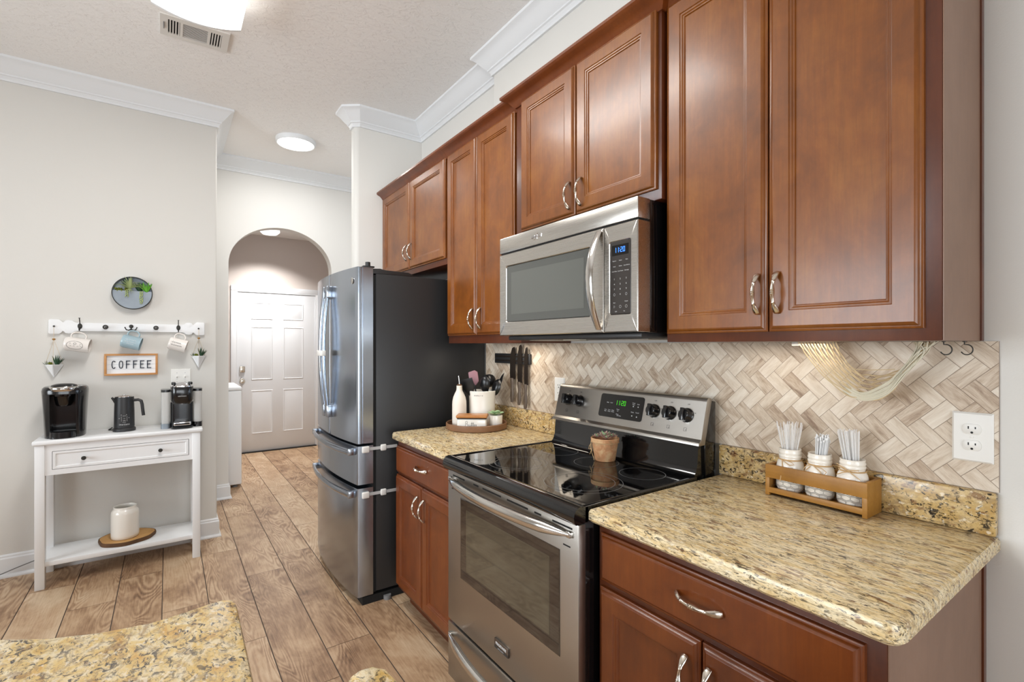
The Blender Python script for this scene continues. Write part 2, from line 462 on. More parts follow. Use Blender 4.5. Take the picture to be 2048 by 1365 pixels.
def onY(c): return frame(c, (1, 0, 0), (0, 0, 1), (0, -1, 0))      # upright writing on a face that looks towards -Y
def align(d):
    return Vector((0, 0, 1)).rotation_difference(Vector(d).normalized()).to_matrix().to_4x4()
def copy_tree(root, loc, **props):
    r = root.copy(); col.objects.link(r); r.location = loc
    for k, v in props.items(): r[k] = v
    def rec(src, dst):
        for ch in list(src.children):
            c = ch.copy(); col.objects.link(c); c.parent = dst; rec(ch, c)
    rec(root, r); return r
SEG = {'0': 'abcdef', '1': 'bc', '2': 'abged'}
def digits(b, txt, h, mat, mi=0):
    w = h * 0.5; th = h * 0.10; x = 0
    tot = sum((w * 1.35 if c != ':' else w * 0.6) for c in txt); x = -tot / 2
    for c in txt:
        if c == ':':
            for z in (-h * 0.2, h * 0.2): b.box(x + w * 0.1, x + w * 0.1 + th, z - th / 2, z + th / 2, 0, 0.0006, mi=mi, mat=mat)
            x += w * 0.6; continue
        S = {'a': (0, w, h / 2 - th, h / 2), 'd': (0, w, -h / 2, -h / 2 + th), 'g': (0, w, -th / 2, th / 2), 'b': (w - th, w, 0.02 * h, h / 2), 'c': (w - th, w, -h / 2, -0.02 * h), 'f': (0, th, 0.02 * h, h / 2), 'e': (0, th, -h / 2, -0.02 * h)}
        for k in SEG[c]:
            a = S[k]; b.box(x + a[0], x + a[1], a[2], a[3], 0, 0.0006, mi=mi, mat=mat)
        x += w * 1.35
# ---------------------------------------------------------------- the room
XW = 1.5946            # face of the long kitchen wall
ZC = 3.03              # ceiling
def plank_mesh(name, quads, mats, backing, thick_dir):
    """quads: list of (corner list of 4 3-D points, u-length, v-length, seed); flat planks with their own UV and random value"""
    bm = bmesh.new(); uvl = bm.loops.layers.uv.new('UVMap'); fl = bm.faces.layers.float.new('rnd')
    for pts, uvs, rv, mi in quads:
        f = bm.faces.new([bm.verts.new(p) for p in pts]); f[fl] = rv; f.material_index = mi
        for l, t in zip(f.loops, uvs): l[uvl].uv = t
    return bm

# floor: 0.2 m x 1.2 m planks running along the kitchen run
rnd = random.Random(5)
pitch, plen, gap = 0.2015, 1.2, 0.0022
OFF = {0: 3.25, 1: 2.27, -1: 3.73, 2: 2.75, -2: 3.05, -3: 3.62, -4: 3.35}
quads = [([(-3.4, -2.8, -0.003), (2.7, -2.8, -0.003), (2.7, 7.0, -0.003), (-3.4, 7.0, -0.003)], [(0, 0)] * 4, 0, 1)]
for k in range(-19, 12):
    xa = 0.3795 + k * pitch; xb = xa + pitch
    xa, xb = max(xa, -3.4), min(xb, 2.7)
    if xb - xa < 0.01: continue
    o = OFF.get(k, rnd.uniform(0, 1.2))
    y = o - math.ceil((o + 2.8) / plen) * plen
    while y < 7.0:
        ya, yb = max(y, -2.8), min(y + plen, 7.0)
        if yb - ya > 0.01:
            su, sv = rnd.uniform(0, 90), rnd.uniform(0, 90)
            a, b, c, d = xa + gap, xb - gap, ya + gap * 0.6, yb - gap * 0.6
            quads.append(([(a, c, 0), (b, c, 0), (b, d, 0), (a, d, 0)], [(su + c - y, sv), (su + c - y, sv + b - a), (su + d - y, sv + b - a), (su + d - y, sv)], rnd.random(), 0))
        y += plen
bm = plank_mesh('floor', quads, None, None, None)
me = bpy.data.meshes.new('floor'); bm.to_mesh(me); bm.free()
me.materials.append(M['floor']); me.materials.append(M['grout'])
fl = bpy.data.objects.new('floor', me); col.objects.link(fl); struct(fl)

b = B(); b.box(-3.52, 2.72, -2.92, 5.11, ZC, ZC + 0.1); struct(b.out('ceiling', M['ceiling'], smooth=0))
b = B(); b.box(-0.6, 2.3, 5.11, 7.1, 2.77, 2.87); struct(b.out('ceiling', M['ceiling'], smooth=0))
# long wall behind the range, with the shallow chase above the cabinets
b = B(); b.box(XW, XW + 0.1, -2.8, 3.57, 0, ZC); b.box(1.535, XW + 0.01, -2.8, 2.36, 2.45, ZC, 0.004)
struct(b.out('wall_right', M['wall'], smooth=30))
# short wall beside the fridge with rounded end
b = B(); b.prism([(XW + 0.1, 3.465), (1.115, 3.465), (1.098, 3.472), (1.085, 3.49), (1.085, 3.55), (1.098, 3.568), (1.115, 3.575), (XW + 0.1, 3.575)], 'Z', 0, ZC)
struct(b.out('wall_pier', M['wall'], smooth=50))
# coffee wall and its return into the hall
b = B(); b.prism([(-3.4, 4.06), (0.275, 4.06), (0.2835, 4.0635), (0.287, 4.072), (0.287, 5.02), (0.17, 5.02), (0.17, 4.17), (-3.4, 4.17)], 'Z', 0, ZC)
struct(b.out('wall_left', M['wall'], smooth=50))
# far wall with the arch
pts = [(0.17, 0), (0.442, 0), (0.442, 2.09)]
for k in range(1, 32):
    a = math.pi - math.pi * k / 32
    pts.append((0.886 + 0.444 * math.cos(a), 2.09 + 0.372 * math.sin(a)))
pts += [(1.33, 2.09), (1.33, 0), (2.6, 0), (2.6, ZC), (0.17, ZC)]
b = B(); b.prism(pts, 'Y', 5.0, 5.11); struct(b.out('wall_far', M['wall2'], smooth=30))
b = B(); b.box(2.6, 2.7, 3.57, 5.11, 0, ZC); struct(b.out('wall_hall_end', M['wall2'], smooth=0))
# laundry room
b = B(); b.prism([(-0.6, 0), (0.707, 0), (0.707, 2.04), (1.645, 2.04), (1.645, 0), (2.3, 0), (2.3, 2.77), (-0.6, 2.77)], 'Y', 6.97, 7.08); struct(b.out('wall_back', M['wall3'], smooth=0))
b = B(); b.box(-0.7, -0.6, 5.11, 7.08, 0, 2.77); struct(b.out('wall_laundry_left', M['wall3'], smooth=0))
b = B(); b.box(2.2, 2.3, 5.11, 6.97, 0, 2.77); struct(b.out('wall_laundry_right', M['wall3'], smooth=0))
# walls with windows behind and to the left of the viewer
def ring_wall(name, ax, d0, d1, a0, a1, z1, oa0, oa1, oz0, oz1):
    b = B()
    for p in ((a0, oa0, 0, z1), (oa1, a1, 0, z1), (oa0, oa1, oz1, z1)) + (((oa0, oa1, 0, oz0),) if oz0 > 0 else ()):
        if ax == 'X': b.box(d0, d1, p[0], p[1], p[2], p[3])
        else: b.box(p[0], p[1], d0, d1, p[2], p[3])
    return struct(b.out(name, M['wall'], smooth=0))
ring_wall('wall_window_side', 'X', -3.52, -3.4, -2.8, 4.17, ZC, 0.1, 3.1, 0.85, 2.3)
ring_wall('wall_behind', 'Y', -2.92, -2.8, -3.52, XW + 0.1, ZC, -2.6, 0.8, 0.0, 2.15)
def window(name, ax, d, a0, a1, z0, z1, muntins):
    b = B()
    def bar(p0, p1, q0, q1, th=0.025):
        if ax == 'X': b.box(d - th, d + th, p0, p1, q0, q1)
        else: b.box(p0, p1, d - th, d + th, q0, q1)
    for p in ((a0, a0 + 0.06, z0, z1), (a1 - 0.06, a1, z0, z1), (a0, a1, z0, z0 + 0.06), (a0, a1, z1 - 0.06, z1)): bar(*p)
    for k in range(1, muntins + 1):
        m = a0 + (a1 - a0) * k / (muntins + 1); bar(m - 0.035, m + 0.035, z0, z1)
    w = struct(b.out(name, M['trim'], smooth=0))
    b = B()
    if ax == 'X': b.box(d - 0.003, d + 0.003, a0 + 0.05, a1 - 0.05, z0 + 0.05, z1 - 0.05)
    else: b.box(a0 + 0.05, a1 - 0.05, d - 0.003, d + 0.003, z0 + 0.05, z1 - 0.05)
    b.out('pane', M['glass'], w, smooth=0)
window('window_1', 'X', -3.46, 0.1, 3.1, 0.85, 2.3, 1)
window('window_2', 'Y', -2.86, -2.6, 0.8, 0.0, 2.15, 1)

# crown mouldings and baseboards
CR = [(0, ZC), (0.10, ZC), (0.10, ZC - 0.014), (0.088, ZC - 0.020), (0.074, ZC - 0.032), (0.058, ZC - 0.052), (0.042, ZC - 0.070), (0.028, ZC - 0.082), (0.028, ZC - 0.090), (0.020, ZC - 0.094), (0.012, ZC - 0.106), (0.012, ZC - 0.118), (0, ZC - 0.118)]
b = B(); b.sweep(CR, [(2.6, 5.0), (0.287, 5.0), (0.287, 4.06), (-3.4, 4.06)]); struct(b.out('trim_1', M['trim'], smooth=20))
b = B(); b.sweep(CR, [(1.535, -2.8), (1.535, 2.36), (XW, 2.36), (XW, 3.465), (1.12, 3.465), (1.085, 3.492), (1.085, 3.548), (1.12, 3.575), (2.6, 3.575)]); struct(b.out('trim_2', M['trim'], smooth=20))
BB = [(0, 0), (0.026, 0), (0.026, 0.008), (0.020, 0.017), (0.014, 0.020), (0.014, 0.108), (0.009, 0.116), (0.009, 0.124), (0.003, 0.132), (0, 0.132)]
b = B(); b.sweep(BB, [(0.442, 5.11), (0.442, 5.0), (0.287, 5.0), (0.287, 4.06), (-3.4, 4.06)]); struct(b.out('baseboard_left', M['trim'], smooth=20))
b = B(); b.sweep(BB, [(XW, -2.8), (XW, 0.27)]); struct(b.out('baseboard_right', M['trim'], smooth=20))
b = B(); b.sweep(BB, [(0.64, 6.97), (-0.6, 6.97)]); struct(b.out('baseboard_back', M['trim'], smooth=20))

# laundry door: six raised panels, casing, knob and deadbolt
D0, D1 = 0.712, 1.640
b = B(); yb = 6.962
b.box(D0, D1, 6.965, 7.005, 0.012, 2.032, 0.002)
door = struct(b.out('door_1', M['doorwhite'], smooth=30))
wd = D1 - D0
for (u0, u1) in ((0.165, 0.165 + 0.225), (wd - 0.165 - 0.225, wd - 0.165)):
    for (z0, z1) in ((1.700, 1.895), (0.93, 1.585), (0.245, 0.775)):
        x0, x1 = D0 + u0, D0 + u1; b = B(); y = 6.965
        b.rects([(x0 - 0.012, x1 + 0.012, z0 - 0.012, z1 + 0.012, y + 0.002), (x0 - 0.012, x1 + 0.012, z0 - 0.012, z1 + 0.012, y - 0.001), (x0 - 0.004, x1 + 0.004, z0 - 0.004, z1 + 0.004, y - 0.005), (x0 + 0.004, x1 - 0.004, z0 + 0.004, z1 - 0.004, y - 0.0005),
                 (x0 + 0.018, x1 - 0.018, z0 + 0.018, z1 - 0.018, y - 0.0015), (x0 + 0.032, x1 - 0.032, z0 + 0.032, z1 - 0.032, y - 0.005)], 'Y-')
        b.out('raised_panel', M['doorwhite'], door, smooth=20)
b = B(); b.lathe([(0, 0), (0.032, 0), (0.032, 0.006), (0.014, 0.012), (0.012, 0.035), (0.024, 0.045), (0.028, 0.058), (0.022, 0.070), (0, 0.074)], n=24, mat=Matrix.Translation((0.765, 6.965, 0.912)) @ align((0, -1, 0)))
b.out('door_knob', M['nickel'], door)
b = B(); b.box(0.735, 0.795, 6.945, 6.965, 1.02, 1.095, 0.006); b.box(0.760, 0.770, 6.93, 6.946, 1.035, 1.08, 0.003)
b.out('deadbolt', M['nickel'], door)
b = B()
CS = [(0, 0.0), (0.012, 0.0), (0.016, 0.012), (0.016, 0.045), (0.010, 0.060), (0, 0.064)]
for (x0, x1, z0, z1) in ((0.640, 0.700, 0, 2.044), (1.650, 1.71, 0, 2.044), (0.640, 1.71, 2.044, 2.11)): b.box(x0, x1, 6.953, 6.97, z0, z1, 0.004)
b.box(0.7002, 0.712, 6.955, 7.01, 0, 2.0438); b.box(1.640, 1.6498, 6.955, 7.01, 0, 2.0438); b.box(0.712, 1.64, 6.955, 7.01, 2.034, 2.0438)
struct(b.out('trim_3', M['doorwhite'], smooth=30))
b = B(); b.box(0.70, 1.65, 6.93, 7.02, 0.0, 0.012, 0.002); struct(b.out('trim_4', M['gasket'], smooth=0))

# herringbone backsplash of wood-look tile
W_, L_ = 0.0375, 0.075
ty0, ty1, tz0, tz1 = 0.278, 2.53, 1.016, 1.3715
bm = bmesh.new(); uvl = bm.loops.layers.uv.new('UVMap'); fll = bm.faces.layers.float.new('rnd')
rt_ = random.Random(9); g = 0.0006
cs = math.sqrt(0.5)
def tri(a0, b0, a1, b1, horiz):
    pts = [(a0 + g, b0 + g), (a1 - g, b0 + g), (a1 - g, b1 - g), (a0 + g, b1 - g)]
    out = []
    for a, c in pts: out.append(((a + c) * cs + 1.3, (c - a) * cs + 1.2))
    if max(p[0] for p in out) < ty0 or min(p[0] for p in out) > ty1 or max(p[1] for p in out) < tz0 or min(p[1] for p in out) > tz1: return
    f = bm.faces.new([bm.verts.new((1.5885, p[0], p[1])) for p in out]); f[fll] = rt_.random()
    su, sv = rt_.uniform(0, 40), rt_.uniform(0, 40); la, lb = a1 - a0, b1 - b0
    t = [(0, 0), (la, 0), (la, lb), (0, lb)] if horiz else [(0, 0), (0, la), (lb, la), (lb, 0)]
    for l, q_ in zip(f.loops, t): l[uvl].uv = (su + q_[0], sv + q_[1])
# herringbone lattice: L = 2W
for i in range(-60, 60):
    for j in range(-24, 24):
        ox = i * W_ + j * L_ ; oy = i * W_ - j * L_
        tri(ox, oy, ox + L_, oy + W_, True)
        tri(ox, oy + W_, ox + W_, oy + W_ + L_, False)
for co, no in (((0, ty0, 0), (0, -1, 0)), ((0, ty1, 0), (0, 1, 0)), ((0, 0, tz0), (0, 0, -1)), ((0, 0, tz1), (0, 0, 1))):
    bmesh.ops.bisect_plane(bm, geom=list(bm.verts) + list(bm.edges) + list(bm.faces), plane_co=co, plane_no=no, clear_outer=True)
bk = B(); bk.box(1.589, XW - 0.0005, ty0, ty1, tz0, tz1, mi=1)
me = bpy.data.meshes.new('t'); bk.bm.to_mesh(me); bk.bm.free(); bm.from_mesh(me); bpy.data.meshes.remove(me)
me = bpy.data.meshes.new('tile_backsplash'); bm.to_mesh(me); bm.free(); me.materials.append(M['tile']); me.materials.append(M['tilegap'])
o = bpy.data.objects.new('tile_backsplash', me); col.objects.link(o)
tag(o, 'herringbone wood-look tile backsplash on the wall behind the range', 'backsplash')

# ---------------------------------------------------------------- cabinets
def pull(parent, c, axis, L=0.106, label=None):
    """ornate spoon-ended pull on a face that looks towards -X; c = centre on the face"""
    b = B(); pts = []; rw = []; rt = []
    prof = [(-1.0, .0030, .002), (-0.985, .0075, .0032), (-0.90, .0088, .0042), (-0.78, .0082, .0044), (-0.62, .0056, .0040), (-0.52, .0042, .0036), (-0.50, .0052, .0048), (-0.47, .0038, .0036), (-0.30, .0042, .0040), (-0.12, .0054, .0052), (-0.09, .0066, .0064), (-0.05, .0050, .0048), (0, .0068, .0066),
            (0.05, .0050, .0048), (0.09, .0066, .0064), (0.12, .0054, .0052), (0.30, .0042, .0040), (0.47, .0038, .0036), (0.50, .0052, .0048), (0.52, .0042, .0036), (0.62, .0056, .0040), (0.78, .0082, .0044), (0.90, .0088, .0042), (0.985, .0075, .0032), (1.0, .0030, .002)]
    for t, w, h in prof:
        d = 0.026 * (1 - abs(t) ** 2.4) + 0.003
        a = t * L / 2
        pts.append((c[0] - d, c[1], c[2] + a) if axis == 'Z' else (c[0] - d, c[1] + a, c[2])); rw.append(w); rt.append(h)
    b.tube(pts, rw, 12, side=(0, 1, 0) if axis == 'Z' else (0, 0, 1), rs=rt)
    b.out('handle', M['nickel'], parent, smooth=60)

def leaf_door(name, parent, xf, y0, y1, z0, z1, mat, pullc=None, pax='Z', stile=0.052, th=0.02):
    b = B(); xb = xf + th
    i = lambda k: (y0 + k, y1 - k, z0 + k, z1 - k)
    lp = [i(0) + (xb,), i(0) + (xf + 0.010,), i(0.003) + (xf + 0.008,), i(0.006) + (xf + 0.0075,), i(0.008) + (xf + 0.004,), i(0.011) + (xf + 0.0015,), i(0.014) + (xf,),
          i(stile) + (xf,), i(stile + 0.002) + (xf + 0.003,), i(stile + 0.006) + (xf + 0.0035,), i(stile + 0.009) + (xf + 0.0065,), i(stile + 0.012) + (xf + 0.007,), i(stile + 0.014) + (xf + 0.011,)]
    b.rects(lp, 'X-'); d = b.out(name, mat, parent, smooth=25)
    if pullc: pull(d, (xf, pullc[0], pullc[1]), pax)
    return d
def slab_front(name, parent, xf, y0, y1, z0, z1, mat, pullc, L, th=0.02):
    b = B(); xb = xf + th
    i = lambda k: (y0 + k, y1 - k, z0 + k, z1 - k)
    b.rects([i(0) + (xb,), i(0) + (xf + 0.010,), i(0.003) + (xf + 0.008,), i(0.006) + (xf + 0.0075,), i(0.008) + (xf + 0.004,), i(0.011) + (xf + 0.0015,), i(0.014) + (xf,), i(0.02) + (xf,)], 'X-')
    d = b.out(name, mat, parent, smooth=25); pull(d, (xf, pullc[0], pullc[1]), 'Y', L); return d
CC = [(0, 2.415), (0.006, 2.415), (0.010, 2.420), (0.014, 2.424), (0.020, 2.432), (0.032, 2.444), (0.046, 2.450), (0.052, 2.454), (0.056, 2.458), (0.056, 2.468), (0, 2.468)]
def upper(name, label, y0, y1, z0, xf, doors, wood='wood', crown=None, side=None):
    """xf = door front; the face frame stands 2 cm behind"""
    t = thing(name, label, 'cabinet', (XW - 0.001, (y0 + y1) / 2, z0), None)
    b = B(); xr = xf + 0.02
    b.box(xr, XW - 0.002, y0 + 0.0006, y1 - 0.0006, z0, 2.440, 0.0012)
    b.out('carcass', M['wooddark'], t, smooth=30)
    for dy0, dy1, dz0, dz1, pc in doors:
        leaf_door('door', t, xf, dy0, dy1, dz0, dz1, M[wood], pc)
    if crown:
        b = B(); b.sweep(CC, crown); b.out('crown_moulding', M['woodred'], t, smooth=25)
    if side:
        b = B(); b.box(xr + 0.001, XW - 0.02, y0 - 0.0015, y0 + 0.0002, z0 + 0.0005, 2.438); b.out('end_panel', M['woodsheen'], t, smooth=0)
        b = B(); b.box(XW - 0.022, XW - 0.002, y0 - 0.005, y0 + 0.0002, z0 + 0.0005, 2.438, 0.0015); b.out('scribe_strip', M['wooddark'], t, smooth=0)
    return t
XF, XM = 1.275, 1.250
upper('wall_cabinet', 'short two-door cherry cabinet above the refrigerator', 2.455, 3.463, 1.822, XF,
      [(2.972, 3.452, 1.856, 2.425, (3.000, 1.963)), (2.478, 2.966, 1.856, 2.425, (2.930, 1.963))], crown=[(XF + 0.02, 2.4555), (XF + 0.02, 3.463)])
upper('wall_cabinet', 'narrow tall two-door cherry cabinet between refrigerator and microwave', 1.765, 2.4545, 1.372, XF,
      [(2.133, 2.447, 1.414, 2.425, (2.157, 1.497)), (1.802, 2.127, 1.414, 2.425, (2.080, 1.497))], crown=[(XF + 0.02, 1.7655), (XF + 0.02, 2.4545)])
upper('wall_cabinet', 'two-door cherry cabinet directly above the microwave', 0.984, 1.7645, 1.824, XM,
      [(1.371, 1.717, 1.856, 2.425, (1.394, 1.931)), (0.998, 1.366, 1.856, 2.425, (1.330, 1.931))], crown=[(XF + 0.019, 0.984), (XM + 0.02, 0.984), (XM + 0.02, 1.7645), (XF + 0.019, 1.7645)])
upper('wall_cabinet', 'tall wide two-door cherry cabinet right of the microwave', 0.309, 0.9835, 1.372, XF,
      [(0.660, 0.976, 1.398, 2.425, (0.681, 1.497)), (0.337, 0.656, 1.398, 2.425, (0.630, 1.497))], crown=[(XW - 0.002, 0.309), (XF + 0.02, 0.309), (XF + 0.02, 0.983)], side=True)

def base(name, label, y0, y1, drawer, doors, side=False):
    t = thing(name, label, 'cabinet', (1.28, (y0 + y1) / 2, 0))
    b = B(); b.box(0.985, XW - 0.002, y0 + 0.0005, y1 - 0.0005, 0.10, 0.874, 0.0012); b.out('carcass', M['wooddark'], t, smooth=30)
    b = B(); b.box(1.05, XW - 0.002, y0 + 0.001, y1 - 0.001, 0.0, 0.10); b.out('toe_kick', M['wooddark'], t, smooth=0)
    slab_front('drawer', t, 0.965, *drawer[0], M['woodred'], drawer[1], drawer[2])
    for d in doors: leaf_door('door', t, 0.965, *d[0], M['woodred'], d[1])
    if side:
        b = B(); b.box(0.986, XW - 0.022, y0 - 0.0015, y0 + 0.0002, 0.102, 0.873); b.out('end_panel', M['woodsheen'], t, smooth=0)
        b = B(); b.box(XW - 0.024, XW - 0.002, y0 - 0.006, y0 + 0.0002, 0.0, 0.873, 0.0015); b.out('scribe_strip', M['wooddark'], t, smooth=0)
    return t
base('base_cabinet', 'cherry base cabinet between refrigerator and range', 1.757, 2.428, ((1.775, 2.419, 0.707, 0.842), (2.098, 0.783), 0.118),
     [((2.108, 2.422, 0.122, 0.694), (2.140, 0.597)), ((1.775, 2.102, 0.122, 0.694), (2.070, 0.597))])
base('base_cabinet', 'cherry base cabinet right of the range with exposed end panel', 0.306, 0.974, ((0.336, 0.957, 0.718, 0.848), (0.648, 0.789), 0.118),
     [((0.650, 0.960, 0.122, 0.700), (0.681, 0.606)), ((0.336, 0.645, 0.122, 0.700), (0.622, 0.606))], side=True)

# ---------------------------------------------------------------- granite tops
def slab(outline, z0, z1, r=0.012):
    """slab with eased top edge"""
    b = B(); P = [Vector((p[0], p[1])) for p in outline]; n = len(P)
    ar = sum(P[k].x * P[(k + 1) % n].y - P[(k + 1) % n].x * P[k].y for k in range(n))
    if ar < 0: P.reverse()
    def inset(d):
        o = []
        for k in range(n):
            a, c, e = P[k - 1], P[k], P[(k + 1) % n]
            d1 = (c - a).normalized(); d2 = (e - c).normalized()
            n1 = Vector((-d1.y, d1.x)); n2 = Vector((-d2.y, d2.x)); m = (n1 + n2).normalized(); m = m / max(0.3, m.dot(n1))
            o.append(c + m * d)
        return o
    t = bmesh.new(); rings = []
    for d, z in ((r * 0.6, z0), (0.0, z0 + r * 0.6), (0, z1 - r), (r * 0.3, z1 - r * 0.3), (r, z1)):
        rings.append([t.verts.new((p.x, p.y, z)) for p in inset(d)])
    for a, c in zip(rings[:-1], rings[1:]):
        for k in range(n): t.faces.new((a[k], a[(k + 1) % n], c[(k + 1) % n], c[k]))
    t.faces.new(list(reversed(rings[0]))); t.faces.new(rings[-1])
    b.add(t); return b
def arc(cx, cy, r, a0, a1, n=8): return [(cx + r * math.cos(R(a0 + (a1 - a0) * k / n)), cy + r * math.sin(R(a0 + (a1 - a0) * k / n))) for k in range(n + 1)]
XC = 0.9474
ct = thing('countertop', 'short granite countertop between refrigerator and range', 'countertop', (1.27, 2.09, 0.875))
slab([(XC, 1.756)] + [(XC, 2.415), (XC + 0.006, 2.424)] + [(XW - 0.001, 2.430), (XW - 0.001, 1.756)], 0.8748, 0.9142).out('slab', M['granite'], ct, smooth=40)
b = B(); b.box(1.571, XW - 0.001, 1.756, 2.430, 0.9145, 1.0155, 0.004); b.out('upstand', M['granite_up'], ct, smooth=30)
ct = thing('countertop', 'large granite countertop right of the range', 'countertop', (1.27, 0.63, 0.875))
slab([(XW - 0.001, 0.2765)] + list(reversed(arc(XC + 0.03, 0.2765 + 0.03, 0.03, 180, 270, 8))) + [(XC, 0.978), (XW - 0.001, 0.978)], 0.8748, 0.9142).out('slab', M['granite'], ct, smooth=40)
b = B(); b.box(1.571, XW - 0.001, 0.280, 0.978, 0.9145, 1.0155, 0.004); b.out('upstand', M['granite_up'], ct, smooth=30)
# island in the foreground
isl = thing('island_counter', 'gold and black granite island counter in the foreground', 'countertop', (-0.3, 0.6, 0.0))
outl = [(-1.3, 1.30), (-0.8, 1.20), (-0.35, 1.105), (-0.21, 1.066), (-0.148, 1.026), (-0.086, 1.000), (-0.023, 0.988), (0.025, 0.994), (0.060, 1.002), (0.080, 1.003), (0.094, 0.995), (0.099, 0.975), (0.0985, 0.93), (0.095, 0.728), (0.094, 0.60), (0.105, 0.57), (0.14, 0.56), (0.17, 0.575), (0.182, 0.625), (0.189, 0.654), (0.202, 0.671), (0.218, 0.678), (0.236, 0.675), (0.250, 0.658), (0.254, 0.62), (0.25, 0.30), (-1.3, 0.30)]
slab(outl, 0.875, 0.9142, 0.010).out('slab', M['granite_isl'], isl, smooth=40)
b = B(); b.box(-1.28, -0.02, 0.34, 0.93, 0.09, 0.874, 0.002); b.box(-1.26, -0.06, 0.40, 0.87, 0.0, 0.09); b.out('base', M['woodred'], isl, smooth=30)
# ---------------------------------------------------------------- refrigerator
FY0, FY1 = 2.537, 3.366
fr = thing('refrigerator', 'stainless french door refrigerator with black sides', 'refrigerator', (1.25, 2.95, 0))
b = B(); b.box(0.905, 1.586, FY0, FY1, 0.055, 1.742, 0.004); b.box(0.93, 1.5, FY0 + 0.03, FY1 - 0.03, 0.0, 0.06)
b.out('body', M['fridgeside'], fr, smooth=30)
b = B(); b.box(0.889, 0.906, FY0 + 0.008, FY1 - 0.008, 0.05, 1.735); b.out('gasket', M['gasket'], fr, smooth=0)
def bow(y):   # the fronts bulge gently towards the room
    u = (y - (FY0 + FY1) / 2) / ((FY1 - FY0) / 2); return 0.808 - 0.034 * (1 - u * u)
def front(name, y0, y1, z0, z1, parent, groove=False):
    pts = [(0.889, y1), (0.889, y0)]
    if groove: pts = [(0.889, y1), (0.889, y0), (0.8345, y0), (0.8345, y0 + 0.004), (0.828, y0 + 0.004), (0.828, y0)]
    n = 14; pts.append((bow(y0) + 0.006, y0)); pts.append((bow(y0) + 0.0015, y0 + 0.0015))
    for k in range(n + 1):
        y = y0 + 0.006 + (y1 - y0 - 0.012) * k / n; pts.append((bow(y), y))
    pts.append((bow(y1) + 0.0015, y1 - 0.0015)); pts.append((bow(y1) + 0.006, y1))
    b = B(); b.prism(pts, 'Z', z0, z1)
    return b.out(name, M['steelf'], parent, smooth=40)
YS = 2.951
dl = front('door', FY0, YS - 0.0025, 0.846, 1.772, fr, True)
dr = front('door', YS + 0.0025, FY1, 0.846, 1.772, fr)
d1 = front('drawer', FY0, FY1, 0.632, 0.833, fr)
d2 = front('drawer', FY0, FY1, 0.045, 0.612, fr)
def bar_v(parent, y):
    b = B(); x0 = bow(y); pts = []
    for k in range(25):
        t = -1 + 2 * k / 24; z = 1.325 + t * 0.36
        pts.append((x0 - 0.019 - 0.025 * (1 - t * t), y, z))
    b.tube(pts, 0.015, 10, side=(0, 1, 0), rs=0.010)
    for z in (1.668, 0.982): b.box(x0 - 0.030, x0 + 0.004, y - 0.0165, y + 0.0165, z - 0.035, z + 0.035, 0.005)
    b.out('handle', M['steelf'], parent, smooth=50)
bar_v(dl, YS - 0.036); bar_v(dr, YS + 0.036)
def bar_h(parent, z):
    b = B(); pts = []
    for k in range(29):
        t = -1 + 2 * k / 28; y = 2.951 + t * 0.385
        pts.append((bow(y) - 0.024 - 0.012 * (1 - t * t), y, z))
    b.tube(pts, 0.0095, 10, side=(1, 0, 0), rs=0.017)
    for y in (2.951 - 0.372, 2.951 + 0.372): b.box(bow(y) - 0.034, bow(y) + 0.004, y - 0.014, y + 0.014, z - 0.018, z + 0.018, 0.004)
    b.out('handle', M['steelf'], parent, smooth=50)
bar_h(d1, 0.803); bar_h(d2, 0.580)
b = B(); b.prism([(0.875, 1.745), (0.882, 1.768), (0.93, 1.772), (0.96, 1.766), (1.09, 1.764), (1.115, 1.755), (1.12, 1.742), (0.906, 1.742)], 'Y', FY0 + 0.006, FY0 + 0.06, bev=0.002)
b.lathe([(0, 0), (0.013, 0), (0.013, 0.030), (0, 0.032)], (0.868, FY0 + 0.022, 1.7725), 16)
b.box(0.84, 0.90, FY0 + 0.008, FY0 + 0.04, 1.773, 1.782, 0.002)
b.out('hinge_cover', M['blackmat'], fr, smooth=35)
b = B(); b.lathe([(0, 0), (0.0175, 0), (0.0175, 0.002), (0.0155, 0.003), (0, 0.003)], n=24, mat=Matrix.Translation((bow(2.60), 2.60, 1.703)) @ align((-1, 0, 0)))
b.out('round_badge', M['polish'], dl, smooth=40)
b = B(); b.box(0.832, 1.5, FY0 + 0.0005, FY1, 0.0, 0.040); b.out('kick_plate', M['gasket'], fr, smooth=0)
for x in (0.965, 1.5):
    b = B(); b.lathe([(0, 0), (0.020, 0), (0.020, 0.022), (0, 0.022)], (x, FY0 - 0.004, 0.0), 16); b.out('levelling_foot', M['hose'], fr)

def child_lock(label, z):
    t = thing('child_lock', label, 'child lock', (0.91, 2.53, z), None)
    b = B(); b.box(0.827, 0.866, 2.522, 2.5365, z - 0.017, z + 0.017, 0.006, 3); b.out('adhesive_pad', M['whitepl'], t, smooth=50)
    b = B(); b.box(0.927, 0.958, 2.522, 2.5365, z - 0.016, z + 0.018, 0.006, 3); b.out('latch', M['whitepl'], t, smooth=50)
    b = B(); b.box(0.862, 1.02, 2.530, 2.5335, z - 0.007, z + 0.009, 0.001); b.out('strap', M['strap'], t, smooth=0)
    return t
child_lock('white child lock strap across the upper freezer drawer', 0.815)
child_lock('white child lock strap across the bottom freezer drawer', 0.577)
b = B(); xk = bow(YS) - 0.044
b.box(xk - 0.016, xk + 0.010, YS - 0.054, YS + 0.054, 1.300, 1.332, 0.004); b.tube([(xk - 0.004, YS + 0.02, 1.30), (xk - 0.004, YS + 0.02, 1.24), (xk - 0.004, YS + 0.012, 1.21)], 0.003, 6)
tag(b.out('child_lock', M['whitepl'], origin=(xk, YS, 1.316), smooth=40), 'white child lock clamping the two long refrigerator door handles together', 'child lock')

